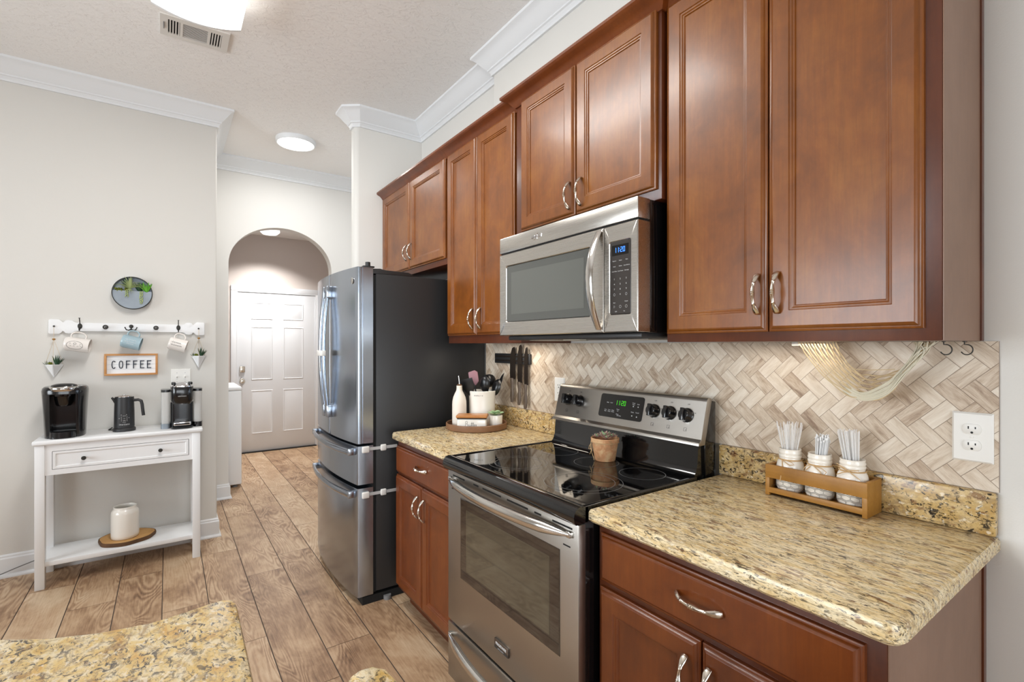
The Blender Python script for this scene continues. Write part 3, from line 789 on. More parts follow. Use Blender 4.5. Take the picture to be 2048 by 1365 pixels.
# ---------------------------------------------------------------- over-the-range microwave
MX, MY0, MY1, MZ0, MZ1 = 1.180, 1.004, 1.768, 1.4035, 1.8225
mw = thing('microwave', 'stainless over the range microwave with black control panel', 'microwave', (1.38, 1.386, MZ0))
b = B(); b.box(1.238, XW - 0.004, MY0 + 0.004, MY1 - 0.004, MZ0 - 0.002, MZ1, 0.002); b.out('body', M['black'], mw, smooth=30)
b = B(); b.box(MX + 0.001, 1.239, MY0, MY1, 1.7565, MZ1, 0.003); tp = b.out('top_panel', M['steel'], mw, smooth=30)
b = B(); b.box(MX + 0.008, 1.237, MY0 + 0.003, MY1 - 0.003, 1.75, 1.758); b.out('seam', M['gasket'], mw, smooth=0)
SY = 1.1475
def window_front(name, y0, y1, z0, z1, wy0, wy1, wz0, wz1, r=0.012):
    """steel front with a rounded opening whose edge rolls inwards"""
    b = B(); t = bmesh.new()
    def rr(y0, y1, z0, z1, r, n=5):
        o = []
        for cy, cz, a in ((y1 - r, z1 - r, 0), (y0 + r, z1 - r, 90), (y0 + r, z0 + r, 180), (y1 - r, z0 + r, 270)):
            for k in range(n + 1): o.append((cy + r * math.cos(R(a + 90 * k / n)), cz + r * math.sin(R(a + 90 * k / n))))
        return o
    lp = [(rr(y0, y1, z0, z1, 0.0012), 1.237), (rr(y0, y1, z0, z1, 0.0015), MX + 0.003), (rr(y0 + 0.003, y1 - 0.003, z0 + 0.003, z1 - 0.003, 0.002), MX), (rr(wy0, wy1, wz0, wz1, r), MX), (rr(wy0 + 0.003, wy1 - 0.003, wz0 + 0.003, wz1 - 0.003, r - 0.002), MX + 0.003), (rr(wy0 + 0.004, wy1 - 0.004, wz0 + 0.004, wz1 - 0.004, r - 0.003), MX + 0.012)]
    rings = [[t.verts.new((d, a, c)) for a, c in P] for P, d in lp]; n = len(rings[0])
    for p, q_ in zip(rings[:-1], rings[1:]):
        for k in range(n): t.faces.new((p[k], p[(k + 1) % n], q_[(k + 1) % n], q_[k]))
    t.faces.new(rings[0])
    bmesh.ops.recalc_face_normals(t, faces=t.faces); b.add(t)
    return b.out(name, M['steel'], mw, smooth=40)
md = window_front('door', SY + 0.001, MY1, MZ0, 1.7505, 1.207, 1.722, 1.458, 1.700)
b = B(); b.box(MX + 0.004, MX + 0.012, 1.2115, 1.7175, 1.4625, 1.6955); wn = b.out('window', M['mwglass'], md, smooth=0)
b = B(); b.box(MX + 0.0034, MX + 0.0042, 1.245, 1.685, 1.492, 1.668); b.out('mesh_screen', plain('window_screen', (92, 94, 90), 0.16, spec=0.8), md, smooth=0)
mc = window_front('control_housing', MY0, SY - 0.001, MZ0, 1.7505, 1.030, 1.124, 1.459, 1.699, 0.008)
b = B(); b.box(MX + 0.002, MX + 0.012, 1.0335, 1.1205, 1.4625, 1.6955, 0.001); cp = b.out('control_panel', M['panelblk'], mc, smooth=0)
b = B(); b.box(MX + 0.0012, MX + 0.004, 1.043, 1.112, 1.651, 1.6845); b.out('display', M['dispblk'], mc, smooth=0)
b = B(); digits(b, '11:20', 0.016, onX((MX + 0.001, 1.0775, 1.668))); b.out('clock_digits', M['ledblue'], mc, smooth=0)
b = B()
X_ = MX + 0.0018
for r_, z in enumerate((1.634, 1.616, 1.600)):
    for k, w in enumerate(('Popcorn', 'Potato', 'Pizza', 'Cook', 'Reheat', 'Auto Defrost', 'Cook Time', 'Cook Power', 'Beverage')[r_ * 3:r_ * 3 + 3]): b.text(w, 0.0046, onX((X_, 1.102 - 0.026 * k, z)), ext=0.0001)
for k in range(10):
    n_ = (k + 1) % 10; r_, c_ = (divmod(k, 3) if k < 9 else (3, 1))
    b.text(str(n_), 0.0075, onX((X_, 1.102 - 0.025 * c_, 1.575 - 0.0165 * r_)), ext=0.0001)
for yy in (1.102, 1.052): b.tube([(X_, yy + 0.0035 * math.cos(a * 0.5236), 1.525 + 0.004 * math.sin(a * 0.5236)) for a in range(12)], 0.0004, 4, closed=True)
b.text('Start', 0.0048, onX((X_, 1.102, 1.499)), ext=0.0001); b.text('Cancel', 0.0048, onX((X_, 1.052, 1.502)), ext=0.0001)
b.tube([(X_, 1.104, 1.490), (X_, 1.104, 1.482), (X_, 1.099, 1.486)], 0.0004, 4, closed=True)
for yy in (1.077, 1.052): b.tube([(X_, yy + 0.0042 * math.cos(a * 0.5236), 1.486 + 0.0042 * math.sin(a * 0.5236)) for a in range(12)], 0.0004, 4, closed=True)
b.text('Light', 0.0046, onX((X_, 1.095, 1.471)), ext=0.0001); b.text('Fan', 0.0046, onX((X_, 1.060, 1.471)), ext=0.0001)
b.out('button_legends', M['ink'], mc, smooth=0)
b = B(); pts = []
for k in range(25):
    t = -1 + 2 * k / 24; z = 1.578 + t * 0.163
    e = 1 - t * t
    pts.append((MX - 0.003 - 0.046 * e, 1.167, z))
b.tube(pts, [0.0135 + 0.0035 * (1 - (p[2] - 1.578) ** 2 / 0.163 ** 2) for p in pts], 12, side=(0, 1, 0), rs=0.0045)
b.out('handle', M['polish'], md, smooth=60)
b = B(); b.text('Whirlpool', 0.0175, onX((MX - 0.0002, 1.512, 1.789)), ext=0.0012, shear=0.18, spacing=0.88)
b.tube([(MX - 0.001, 1.512 + 0.026 * math.cos(a) * math.cos(0.75) - 0.006 * math.sin(a) * math.sin(.75), 1.789 + 0.026 * math.cos(a) * math.sin(-.75) * -1 * -0.55 + 0.008 * math.sin(a)) for a in [0.35 * k for k in range(16)]], 0.0007, 5)
b.out('logo', M['chrome'], tp, smooth=30)
b = B(); b.box(1.215, 1.56, MY0 + 0.015, MY1 - 0.015, MZ0 - 0.020, MZ0 - 0.001, 0.006); b.out('underside_vent', M['blackmat'], mw, smooth=30)
for yy in (1.15, 1.62):
    b = B(); b.box(1.30, 1.48, yy - 0.09, yy + 0.09, MZ0 - 0.0225, MZ0 - 0.0195); b.out('grease_filter', M['steelr'], mw, smooth=0)
b = B(); b.box(1.25, 1.285, 1.34, 1.43, MZ0 - 0.0225, MZ0 - 0.0195); b.out('cooktop_lamp', plain('lamp_lens', (220, 214, 196), 0.4), mw, smooth=0)

# ---------------------------------------------------------------- range
RY0, RY1 = 0.9835, 1.7515
rg = thing('range', 'stainless electric range with black glass cooktop', 'range', (1.25, 1.367, 0))
b = B(); b.box(0.935, 1.565, RY0 + 0.006, RY1 - 0.006, 0.03, 0.895, 0.002); b.box(0.98, 1.5, RY0 + 0.03, RY1 - 0.03, 0.0, 0.05)
b.out('body', M['black'], rg, smooth=30)
def face(name, y0, y1, z0, z1, x0, x1, mat, parent, bev=0.004):
    b = B(); b.box(x0, x1, y0, y1, z0, z1, bev, 2); return b.out(name, mat, parent, smooth=35)
od = face('oven_door', RY0 + 0.004, RY1 - 0.004, 0.273, 0.868, 0.918, 0.947, M['steelr'], rg)
def slanted(b, y0, y1, z, h=0.0055): b.prism([(y0, z - h / 2), (y1, z - h / 2), (y1, z + h / 2), (y0, z + h / 2)], 'X', 0.9172, 0.9184)
SL = []
for (y0, y1) in ((1.012, 1.098), (1.150, 1.183), (1.216, 1.331), (1.367, 1.485), (1.513, 1.548), (1.614, 1.705)): SL.append((y0, y1, 0.851, 0.0055))
for (y0, y1) in ((1.02, 1.05), (1.60, 1.63), (1.70, 1.715)): SL.append((y0, y1, 0.798, 0.004))
for q_ in SL:
    b = B(); slanted(b, *q_); b.out('vent_slot', M['gasket'], od, smooth=0)
b = B(); b.rects([(1.064, 1.643, 0.470, 0.778, 0.9175), (1.064, 1.643, 0.470, 0.778, 0.9168), (1.068, 1.639, 0.474, 0.774, 0.9166)], 'X-')
b.out('window', M['ovenglass'], od, smooth=0)
b = B(); b.rects([(1.110, 1.600, 0.510, 0.742, 0.9170), (1.110, 1.600, 0.510, 0.742, 0.9163), (1.112, 1.598, 0.512, 0.740, 0.9162)], 'X-')
b.out('inner_window', plain('oven_inner_glass', (66, 63, 51), 0.05, spec=0.8, coat=0.6), od, smooth=0)
def bowed(z, name, parent, drop=0.0):
    b = B(); pts = []; rr_ = []
    for k in range(31):
        t = -1 + 2 * k / 30; e = 1 - abs(t) ** 2.2
        pts.append((0.908 - 0.043 * e, 1.367 + t * 0.352, z + 0.0 * e)); rr_.append(0.0045 + 0.0135 * min(1, e * 2.0) ** 0.8)
    b.tube(pts, rr_, 12, side=(0, 0, 1), rs=[x * 0.8 for x in rr_])
    for t in (-1, 1): b.box(0.905, 0.920, 1.367 + t * 0.348 - 0.010, 1.367 + t * 0.348 + 0.010, z - 0.009, z + 0.009, 0.003)
    b.out(name, M['polish'], parent, smooth=60)
bowed(0.836, 'handle', od)
b = B(); b.box(0.9125, 0.9185, 1.319, 1.401, 0.331, 0.3625, 0.0012); bd = b.out('badge', plain('badge_plate', (120, 112, 106), 0.3, 0.9), od, smooth=30)
b = B(); b.text('FRIGIDAIRE', 0.0125, onX((0.9122, 1.36, 0.350)), ext=0.0003); b.out('badge_lettering', M['white'], od, smooth=0)
b = B(); b.box(0.9120, 0.9130, 1.321, 1.399, 0.333, 0.3405); b.text('GALLERY', 0.0062, onX((0.9119, 1.36, 0.3368)), 1, ext=0.0002, spacing=1.5); b.out('badge_strip', [M['inkdark'], M['ink']], od, smooth=0)
dw = face('storage_drawer', RY0 + 0.004, RY1 - 0.004, 0.045, 0.262, 0.918, 0.947, M['steelr'], rg)
bowed(0.222, 'handle', dw)
# cooktop: black glass with a raised rounded rim
b = B()
rim = [(0.905, 0.872), (0.899, 0.880), (0.897, 0.893), (0.900, 0.906), (0.909, 0.916), (0.922, 0.9205), (0.934, 0.9195), (0.940, 0.9165), (0.950, 0.9155), (0.950, 0.872)]
b.prism(rim, 'Y', RY0 - 0.001, RY1 + 0.001)
b.box(0.94, 1.45, RY0 - 0.001, RY1 + 0.001, 0.875, 0.9156, 0.0)
for y in (RY0 + 0.006, RY1 - 0.006): b.tube([(0.925, y, 0.9155), (1.18, y, 0.9155), (1.452, y, 0.9155)], 0.007, 10, side=(0, 1, 0), rs=0.005)
rimo = b.out('cooktop', M['black'], rg, smooth=40)
b = B(); b.box(0.944, 1.448, RY0 + 0.013, RY1 - 0.013, 0.914, 0.9166); gl = b.out('glass_top', M['glassblk'], rg, smooth=0)
def circle(b, cx, cy, r, w=0.0009):
    n = 64; t = bmesh.new()
    ri = [t.verts.new((cx + (r - w) * math.cos(2 * math.pi * k / n), cy + (r - w) * math.sin(2 * math.pi * k / n), 0.91685)) for k in range(n)]
    ro = [t.verts.new((cx + (r + w) * math.cos(2 * math.pi * k / n), cy + (r + w) * math.sin(2 * math.pi * k / n), 0.91685)) for k in range(n)]
    for k in range(n): t.faces.new((ri[k], ro[k], ro[(k + 1) % n], ri[(k + 1) % n]))
    b.add(t)
b = B()
for cx, cy, r in ((1.345, 1.125, 0.078), (1.333, 1.335, 0.084), (1.345, 1.560, 0.076), (1.108, 1.170, 0.128), (1.108, 1.170, 0.103), (1.085, 1.500, 0.110), (1.085, 1.500, 0.088)): circle(b, cx, cy, r)
b.out('burner_rings', M['ringink'], gl, smooth=0)
# backguard
b = B(); b.prism([(1.445, 0.914), (1.452, 0.920), (1.462, 0.932), (1.470, 0.955), (1.474, 1.005), (1.482, 1.034), (1.562, 1.034), (1.562, 0.914)], 'Y', RY0 + 0.010, RY1 - 0.010)
b.out('backguard', M['black'], rg, smooth=50)
for y0, y1 in ((RY0 + 0.001, RY0 + 0.0105), (RY1 - 0.0105, RY1 - 0.001)):
    b = B(); b.prism([(1.505, 0.90), (1.563, 0.90), (1.563, 1.165), (1.53, 1.172), (1.500, 1.03)], 'Y', y0, y1, bev=0.002); b.out('side_trim', M['black'], rg, smooth=40)
b = B(); b.prism([(1.463, 1.020), (1.466, 1.030), (1.478, 1.040), (1.5115, 1.168), (1.516, 1.177), (1.526, 1.181), (1.536, 1.178), (1.54, 1.17), (1.500, 1.020)], 'Y', RY0 + 0.0005, RY1 - 0.0005, bev=0.0015)
bp = b.out('control_panel', M['steelr'], rg, smooth=40)
U = Vector((0.0335, 0, 0.128)).normalized(); NN = Vector((-U.z, 0, U.x))
def onP(y, z, off=0.0): 
    t = (z - 1.040) / 0.128; p = Vector((1.478 + 0.0335 * t, y, z)) + NN * off
    return frame(p, (0, -1, 0), U, NN)
def plate(b, y0, y1, z0, z1, th, mi=0, r=0.010):
    m = onP((y0 + y1) / 2, (z0 + z1) / 2); w, h = (y1 - y0) / 2, (z1 - z0) / 2 / U.z; o = []
    for cx, cy, a in ((w - r, h - r, 0), (-w + r, h - r, 90), (-w + r, -h + r, 180), (w - r, -h + r, 270)):
        for k in range(5): o.append((cx + r * math.cos(R(a + 22.5 * k)), cy + r * math.sin(R(a + 22.5 * k))))
    b.prism(o, 'Z', -0.001, th, mi=mi, mat=m)
b = B(); plate(b, 1.2465, 1.4755, 1.066, 1.1585, 0.0016); b.out('display', M['dispblk'], bp, smooth=30)
b = B(); digits(b, '11:20', 0.019, onP(1.362, 1.127, 0.0018)); b.out('clock_digits', M['ledgreen'], bp, smooth=0)
b = B()
for k, (w, yy, zz) in enumerate((('Bake', 1.432, 1.124), ('Broil', 1.412, 1.124), ('Conv\nBake', 1.438, 1.092), ('Conv\nRoast', 1.418, 1.092), ('Keep\nWarm', 1.398, 1.092), ('Timer\nset', 1.372, 1.098), ('Clean', 1.372, 1.082), ('self clean', 1.362, 1.077), ('Cook\nTime', 1.296, 1.130), ('Start', 1.272, 1.130), ('Delay', 1.296, 1.098), ('Cancel', 1.272, 1.098))):
    b.text(w, 0.0062, onP(yy, zz, 0.0018), ext=0.0001)
for yy, zz in ((1.296, 1.120), (1.272, 1.120), (1.296, 1.084), (1.272, 1.082)): b.lathe([(0.0025, 0), (0.0025, 0.0004), (0, 0.0004)], n=12, mat=onP(yy, zz, 0.0016))
b.out('button_legends', M['ink'], bp, smooth=0)
for y in (1.675, 1.602, 1.195, 1.123, 1.052):
    b = B()
    b.text('OFF', 0.0065, onP(y, 1.152, 0.0004), ext=0.0001); b.text('HI', 0.0065, onP(y - 0.030, 1.125, 0.0004), ext=0.0001); b.text('LO', 0.0065, onP(y + 0.03, 1.10, 0.0004), ext=0.0001)
    m = onP(y, 1.066, 0.0004)
    for q_ in ((-0.006, 0.006, -0.006, -0.0052), (-0.006, 0.006, 0.0052, 0.006), (-0.006, -0.0052, -0.006, 0.006), (0.0052, 0.006, -0.006, 0.006), (0.001, 0.0035, -0.003, -0.0005)): b.box(q_[0], q_[1], q_[2], q_[3], 0, 0.0003, mat=m)
    b.out('dial_legend', M['inkdark'], bp, smooth=0)
for y in (1.675, 1.602, 1.195, 1.123, 1.052):
    b = B(); m = onP(y, 1.114, 0.0)
    b.lathe([(0.026, 0.0), (0.026, 0.006), (0.0235, 0.009), (0.0205, 0.026), (0.018, 0.029), (0, 0.029)], n=28, mat=m)
    b.box(-0.0065, 0.0065, -0.0225, 0.0225, 0.010, 0.038, 0.002, mat=m @ Matrix.Rotation(R(4), 4, 'Z'))
    b.out('knob', M['blackpl'], bp, smooth=35)
# ---------------------------------------------------------------- on the kitchen wall
def outlet(label, yc, zc, x=1.5885, w=0.075, h=0.119):
    t = thing('wall_outlet', label, 'outlet', (x, yc, zc - h / 2))
    b = B(); b.rects([(yc - w / 2, yc + w / 2, zc - h / 2, zc + h / 2, x), (yc - w / 2, yc + w / 2, zc - h / 2, zc + h / 2, x - 0.002), (yc - w / 2 + 0.004, yc + w / 2 - 0.004, zc - h / 2 + 0.004, zc + h / 2 - 0.004, x - 0.006)], 'X-')
    b.lathe([(0.003, 0), (0.003, 0.001), (0, 0.0014)], n=10, mat=Matrix.Translation((x - 0.006, yc, zc)) @ align((-1, 0, 0)))
    b.out('cover_plate', M['whitepl'], t, smooth=30)
    for dz in (0.0195, -0.0195):
        b = B(); o = []
        for k in range(28):
            a = 2 * math.pi * k / 28; o.append((yc + 0.0172 * math.cos(a), zc + dz + max(-0.0125, min(0.0125, 0.0172 * math.sin(a)))))
        b.prism(o, 'X', x - 0.0082, x - 0.0055, bev=0.0006); f = b.out('receptacle', M['whitepl'], t, smooth=30)
        b = B()
        for s_, hh in ((0.0063, 0.0042), (-0.0063, 0.0034)): b.box(x - 0.0088, x - 0.0080, yc + s_ - 0.0011, yc + s_ + 0.0011, zc + dz + 0.0025 - hh + 0.002, zc + dz + 0.0025 + hh)
        b.lathe([(0.0026, 0), (0.0026, 0.0007), (0, 0.0007)], n=10, mat=Matrix.Translation((x - 0.0081, yc, zc + dz - 0.008)) @ align((-1, 0, 0)))
        b.out('slots', M['gasket'], f, smooth=0)
outlet('large white outlet plate at the right end of the tile backsplash', 0.3235, 1.1405)
outlet('white outlet left of the range control panel, partly hidden by it', 1.8415, 1.142)

kn = thing('magnetic_knife_rack', 'black magnetic knife rack on the tile near the refrigerator', 'knife rack', (1.588, 2.24, 1.258))
b = B(); b.box(1.5745, 1.5884, 2.070, 2.412, 1.258, 1.315, 0.004); b.out('backing', M['blackmat'], kn, smooth=30)
b = B(); b.box(1.572, 1.576, 2.080, 2.402, 1.270, 1.279, 0.001); b.box(1.572, 1.576, 2.080, 2.402, 1.294, 1.303, 0.001); b.out('magnet_strip', M['blade'], kn, smooth=20)
def knife(label, yc, ztop, zb, ze, w):
    t = thing('kitchen_knife', label, 'knife', (1.5705, yc, ze), 'knives on the magnetic rack')
    x = 1.5705
    b = B(); b.prism([(yc + w * 0.42, zb), (yc + w * 0.5, zb + 0.03), (yc + w * 0.45, ztop - 0.05), (yc + w * 0.10, ztop - 0.008), (yc - w * 0.30, ztop), (yc - w * 0.45, ztop - 0.012), (yc - w * 0.5, zb)], 'X', x - 0.0011, x + 0.0009); b.out('blade', M['blade'], t, smooth=20)
    b = B(); n = 10; pts = []; rw = []
    for k in range(n + 1):
        u = k / n; z = zb + 0.004 + (ze - zb - 0.004) * u
        pts.append((x - 0.006, yc - 0.004 * math.sin(u * 3.0), z)); rw.append(0.0135 + 0.003 * math.cos(u * 9.0) - (0.004 if k in (0,) else 0))
    b.tube(pts, rw, 12, side=(0, 1, 0), rs=[min(0.0068, r * 0.5) for r in rw]); b.out('grip', M['kgrip'], t, smooth=50)
knife('broad chef knife, leftmost on the black magnetic rack', 2.222, 1.353, 1.175, 1.046, 0.052)
knife('long slicing knife in the middle of the black magnetic rack', 2.155, 1.366, 1.158, 1.036, 0.042)
knife('slim pointed knife, rightmost on the black magnetic rack', 2.098, 1.353, 1.148, 1.022, 0.034)

# net hammock and cup hooks under the tall right cabinet
hm = thing('net_hammock', 'cream macrame net hammock hanging under the tall right cabinet', 'hammock', (1.49, 0.52, 1.215))
rh = random.Random(3)
b = B(); b2 = B()
def catmull(P, u):
    n = len(P) - 1; f = u * n; i = min(int(f), n - 1); t = f - i
    p0, p1, p2, p3 = P[max(i - 1, 0)], P[i], P[i + 1], P[min(i + 2, n)]
    return 0.5 * ((2 * p1) + (-p0 + p2) * t + (2 * p0 - 5 * p1 + 4 * p2 - p3) * t * t + (-p0 + 3 * p1 - 3 * p2 + p3) * t ** 3)
KN = 13
for k in range(KN):
    s_ = k / (KN - 1)        # 0 = outer (lowest) strand, 1 = inner strand
    A = Vector((1.46 + 0.05 * s_, 0.664 - 0.075 * s_, 1.371)); E = Vector((1.47 + 0.02 * rh.random(), 0.395 - 0.032 * (1 - s_) + 0.01 * rh.random(), 1.369))
    low = 1.220 + 0.060 * s_ ** 1.2
    P = [A, Vector((1.47 + 0.05 * s_, 0.640 - 0.062 * s_, 1.325 + 0.01 * s_)), Vector((1.475 + 0.045 * s_, 0.590 - 0.035 * s_, 1.262 + 0.040 * s_)), Vector((1.48 + 0.04 * s_, 0.520 - 0.004 * s_, low)), Vector((1.48 + 0.03 * s_, 0.455 + 0.0 * s_, low + 0.022 - 0.008 * s_)), Vector((1.475 + 0.02 * s_, 0.418 + 0.004 * s_, 1.310 + 0.008 * s_)), E]
    pts = []
    for j in range(41):
        u = j / 40; p = catmull(P, u)
        amp = 0.0070 * max(0.0, 1 - max(0, u - 0.45) / 0.25) * (1 if u > 0.06 else 0)
        ph = (1 if k % 2 else -1) * math.sin(u * 34)
        p = p + Vector((0.3 * amp * ph, amp * ph * 0.7, amp * ph * 0.7)); pts.append(p)
    b.tube(pts, 0.0016 + 0.0005 * rh.random(), 6)
for k in range(26):
    s_ = rh.random()
    low = 1.218 + 0.020 * s_
    P = [Vector((1.48 + 0.02 * s_, 0.56, low + 0.020)), Vector((1.48, 0.515, low)), Vector((1.475, 0.462, low + 0.018 + 0.012 * s_)), Vector((1.47 + 0.02 * rh.random(), 0.420 + 0.018 * s_, 1.295)), Vector((1.465 + 0.02 * rh.random(), 0.398 + 0.014 * s_ - 0.02 * rh.random(), 1.345)), Vector((1.46 + 0.04 * rh.random(), 0.362 + 0.045 * rh.random(), 1.371))]
    b2.tube([catmull(P, j / 24) for j in range(25)], 0.0016, 5)
b.out('net', M['cord'], hm, smooth=60); b2.out('woven_end', M['cordg'], hm, smooth=60)
b = B(); b.tube([(1.475, 0.545, 1.300), (1.48, 0.50, 1.298), (1.475, 0.444, 1.302)], 0.0011, 5); b.out('loose_strand', M['cord'], hm, smooth=60)
def cup_hook(label, y, x):
    b = B(); pts = [(x, y, 1.371), (x, y, 1.364)]
    for k in range(15):
        a = R(100 + 235 * k / 14); pts.append((x, y - 0.004 + -0.0105 * math.cos(a) * -1, 1.352 + 0.0115 * math.sin(a)))
    b.tube(pts, 0.0013, 7); b.lathe([(0.0038, 0), (0.0038, -0.0015), (0, -0.002)], (x, y, 1.3715), 12)
    tag(b.out('cup_hook', M['iron'], origin=(x, y, 1.3715), smooth=60), label, 'hook', None)
cup_hook('dark metal cup hook holding the end of the net hammock', 0.345, 1.452)
cup_hook('empty dark metal cup hook at the cabinet corner, right of the hammock', 0.318, 1.492)
b = B(); b.box(1.505, 1.53, 0.682, 0.704, 1.360, 1.3715, 0.002)  # housing of the puck light under the cabinet
tag(b.out('puck_light', M['whitepl'], origin=(1.52, 0.69, 1.37), smooth=30), 'small white puck light under the tall right cabinet beside the hammock', 'puck light')
area('undercabinet_light', (1.47, 0.72, 1.366), (0, 0, 0), 0.05, 0.28, 0.32, (1.0, 0.90, 0.76))
area('undercabinet_light', (1.47, 2.08, 1.366), (0, 0, 0), 0.05, 0.30, 0.75, (1.0, 0.90, 0.76))

# ---------------------------------------------------------------- tray and what stands on it
ZT = 0.9145
tx, ty = 1.367, 2.272
b = B(); b.lathe([(0, 0), (0.158, 0), (0.163, 0.003), (0.165, 0.010), (0.165, 0.031), (0.162, 0.034), (0.158, 0.031), (0.157, 0.012), (0.154, 0.010), (0, 0.010)], (tx, ty, ZT), 56)
tag(b.out('round_tray', M['tray'], origin=(tx, ty, ZT)), 'round brown wooden tray on the short granite countertop', 'tray')
ZI = ZT + 0.0102
bx, by = 1.290, 2.325
t = thing('oil_bottle', 'tall off-white ceramic bottle with pour spout on the round tray', 'bottle', (bx, by, ZI))
b = B(); b.lathe([(0, 0), (0.035, 0), (0.0375, 0.003), (0.0385, 0.02), (0.0385, 0.115), (0.0375, 0.135), (0.033, 0.157), (0.024, 0.178), (0.0175, 0.190), (0.0155, 0.198), (0.015, 0.214), (0.0155, 0.217), (0.014, 0.219), (0, 0.219)], (bx, by, ZI), 36); b.out('bottle_body', M['matte'], t, smooth=50)
b = B(); b.lathe([(0, 0), (0.0125, 0), (0.013, 0.004), (0.010, 0.008), (0, 0.008)], (bx, by, ZI + 0.2185), 18); b.out('stopper', M['bark'], t)
b = B(); b.tube([(bx, by, ZI + 0.224), (bx - 0.001, by, ZI + 0.24), (bx - 0.004, by + 0.002, ZI + 0.272)], [0.0032, 0.0028, 0.0024], 10); b.out('spout', M['polish'], t)
cx, cy = 1.420, 2.302
t = thing('utensil_crock', 'white ceramic utensil crock full of black cooking tools', 'crock', (cx, cy, ZI))
b = B(); b.lathe([(0, 0), (0.068, 0), (0.071, 0.004), (0.072, 0.05), (0.0715, 0.12), (0.0735, 0.165), (0.077, 0.186), (0.075, 0.188), (0.0705, 0.165), (0.068, 0.12), (0.068, 0.012), (0, 0.010)], (cx, cy, ZI), 48); b.out('crock_body', M['ceramic'], t, smooth=50)
vd = Vector((-cx, -cy, 0)).normalized(); rtv = Vector((-vd.y, vd.x, 0))
def onC(c, r, ang, z, off=0.0004):
    """writing frame on a round wall, turned ang degrees from the side that faces the room"""
    d = (vd * math.cos(R(ang)) + rtv * math.sin(R(ang))); p = Vector((c[0], c[1], z)) + d * (r + off)
    return frame(p, Vector((-d.y, d.x, 0)), (0, 0, 1), d)
b = B()
for k, ch in enumerate('utensils'): b.text(ch, 0.013, onC((cx, cy), 0.0733, -34 + k * 5.0, ZI + 0.166), ext=0.0002, shear=0.25)
b.out('lettering', M['inkdark'], t, smooth=0)
# butter dish
ax = Vector((0.79, -0.613, 0)); ay = Vector((0.613, 0.79, 0))
bc = Vector((1.302, 2.206, ZI)); m = frame(bc, ax, ay, (0, 0, 1))
t = thing('butter_dish', 'white butter dish with wooden lid at the front of the round tray', 'butter dish', bc)
b = B(); b.box(-0.076, 0.076, -0.038, 0.038, 0, 0.056, 0.008, 3, mat=m); b.out('dish', M['ceramic'], t, smooth=40)
b = B(); b.box(-0.0765, 0.0765, -0.0385, 0.0385, 0.0565, 0.0605, 0.0015, mat=m); b.out('seal', M['gasket'], t, smooth=40)
b = B(); b.box(-0.081, 0.081, -0.043, 0.043, 0.061, 0.076, 0.005, 3, mat=m); b.out('wooden_lid', M['bamboo'], t, smooth=40)
b = B(); sc_ = 0.001
def scribble(b, strokes, mat, r=0.0007):
    for s in strokes: b.tube([mat @ Vector((x, y, 0)) for x, y in s], r, 5)
mb = frame(bc + ay * -0.0382 + Vector((0, 0, 0.029)), ax, (0, 0, 1), -ay)
k_ = 0.0011
st = [[(-24, 14), (-25, 4), (-26, -11)], [(-25, 12), (-19, 15), (-15, 12), (-17, 5), (-23, 2), (-16, 1), (-13, -4), (-16, -10), (-24, -11), (-27, -9)],
      [(-11, 0), (-11, -8), (-8, -11), (-5, -7), (-4, 0), (-4, -9), (-2, -11), (2, -6), (5, 12), (4, -7), (6, -11), (9, -7), (12, 12), (11, -7), (13, -11), (16, -7), (18, -3), (19, 0), (16, 0), (16, -8), (19, -11), (23, -7), (24, 0), (26, -1), (26, -8), (29, -11)],
      [(0, 5), (15, 6)]]
scribble(b, [[(x * k_ - 0.004, y * k_) for x, y in s] for s in st], mb); b.out('lettering', M['inkdark'], t, smooth=60)
# small succulent
px_, py_ = 1.421, 2.165
t = thing('potted_succulent', 'small sage-green succulent in a white pot on the round tray', 'succulent', (px_, py_, ZI))
b = B(); b.lathe([(0, 0), (0.031, 0), (0.0335, 0.003), (0.036, 0.066), (0.035, 0.068), (0.033, 0.066), (0.032, 0.058), (0, 0.058)], (px_, py_, ZI), 32); b.out('pot', M['ceramic'], t, smooth=50)
b = B(); rs_ = random.Random(4)
for ring, n, ln, el in ((0, 4, 0.020, 70), (1, 5, 0.034, 42), (2, 7, 0.048, 18)):
    for k in range(n):
        a = 2 * math.pi * (k + 0.5 * (ring % 2)) / n + rs_.uniform(-.15, .15); e = R(el)
        d = Vector((math.cos(a) * math.cos(e), math.sin(a) * math.cos(e), math.sin(e)))
        p = Vector((px_, py_, ZI + 0.066)); tip = p + d * ln; tip.z += 0.002
        b.leaf(p + d * 0.004, tip, 0.0145 if ring else 0.008, (0, 0, 0.002), 8, 0.22, pt=0.68)
b.out('rosette', M['leafs'], t, smooth=60)

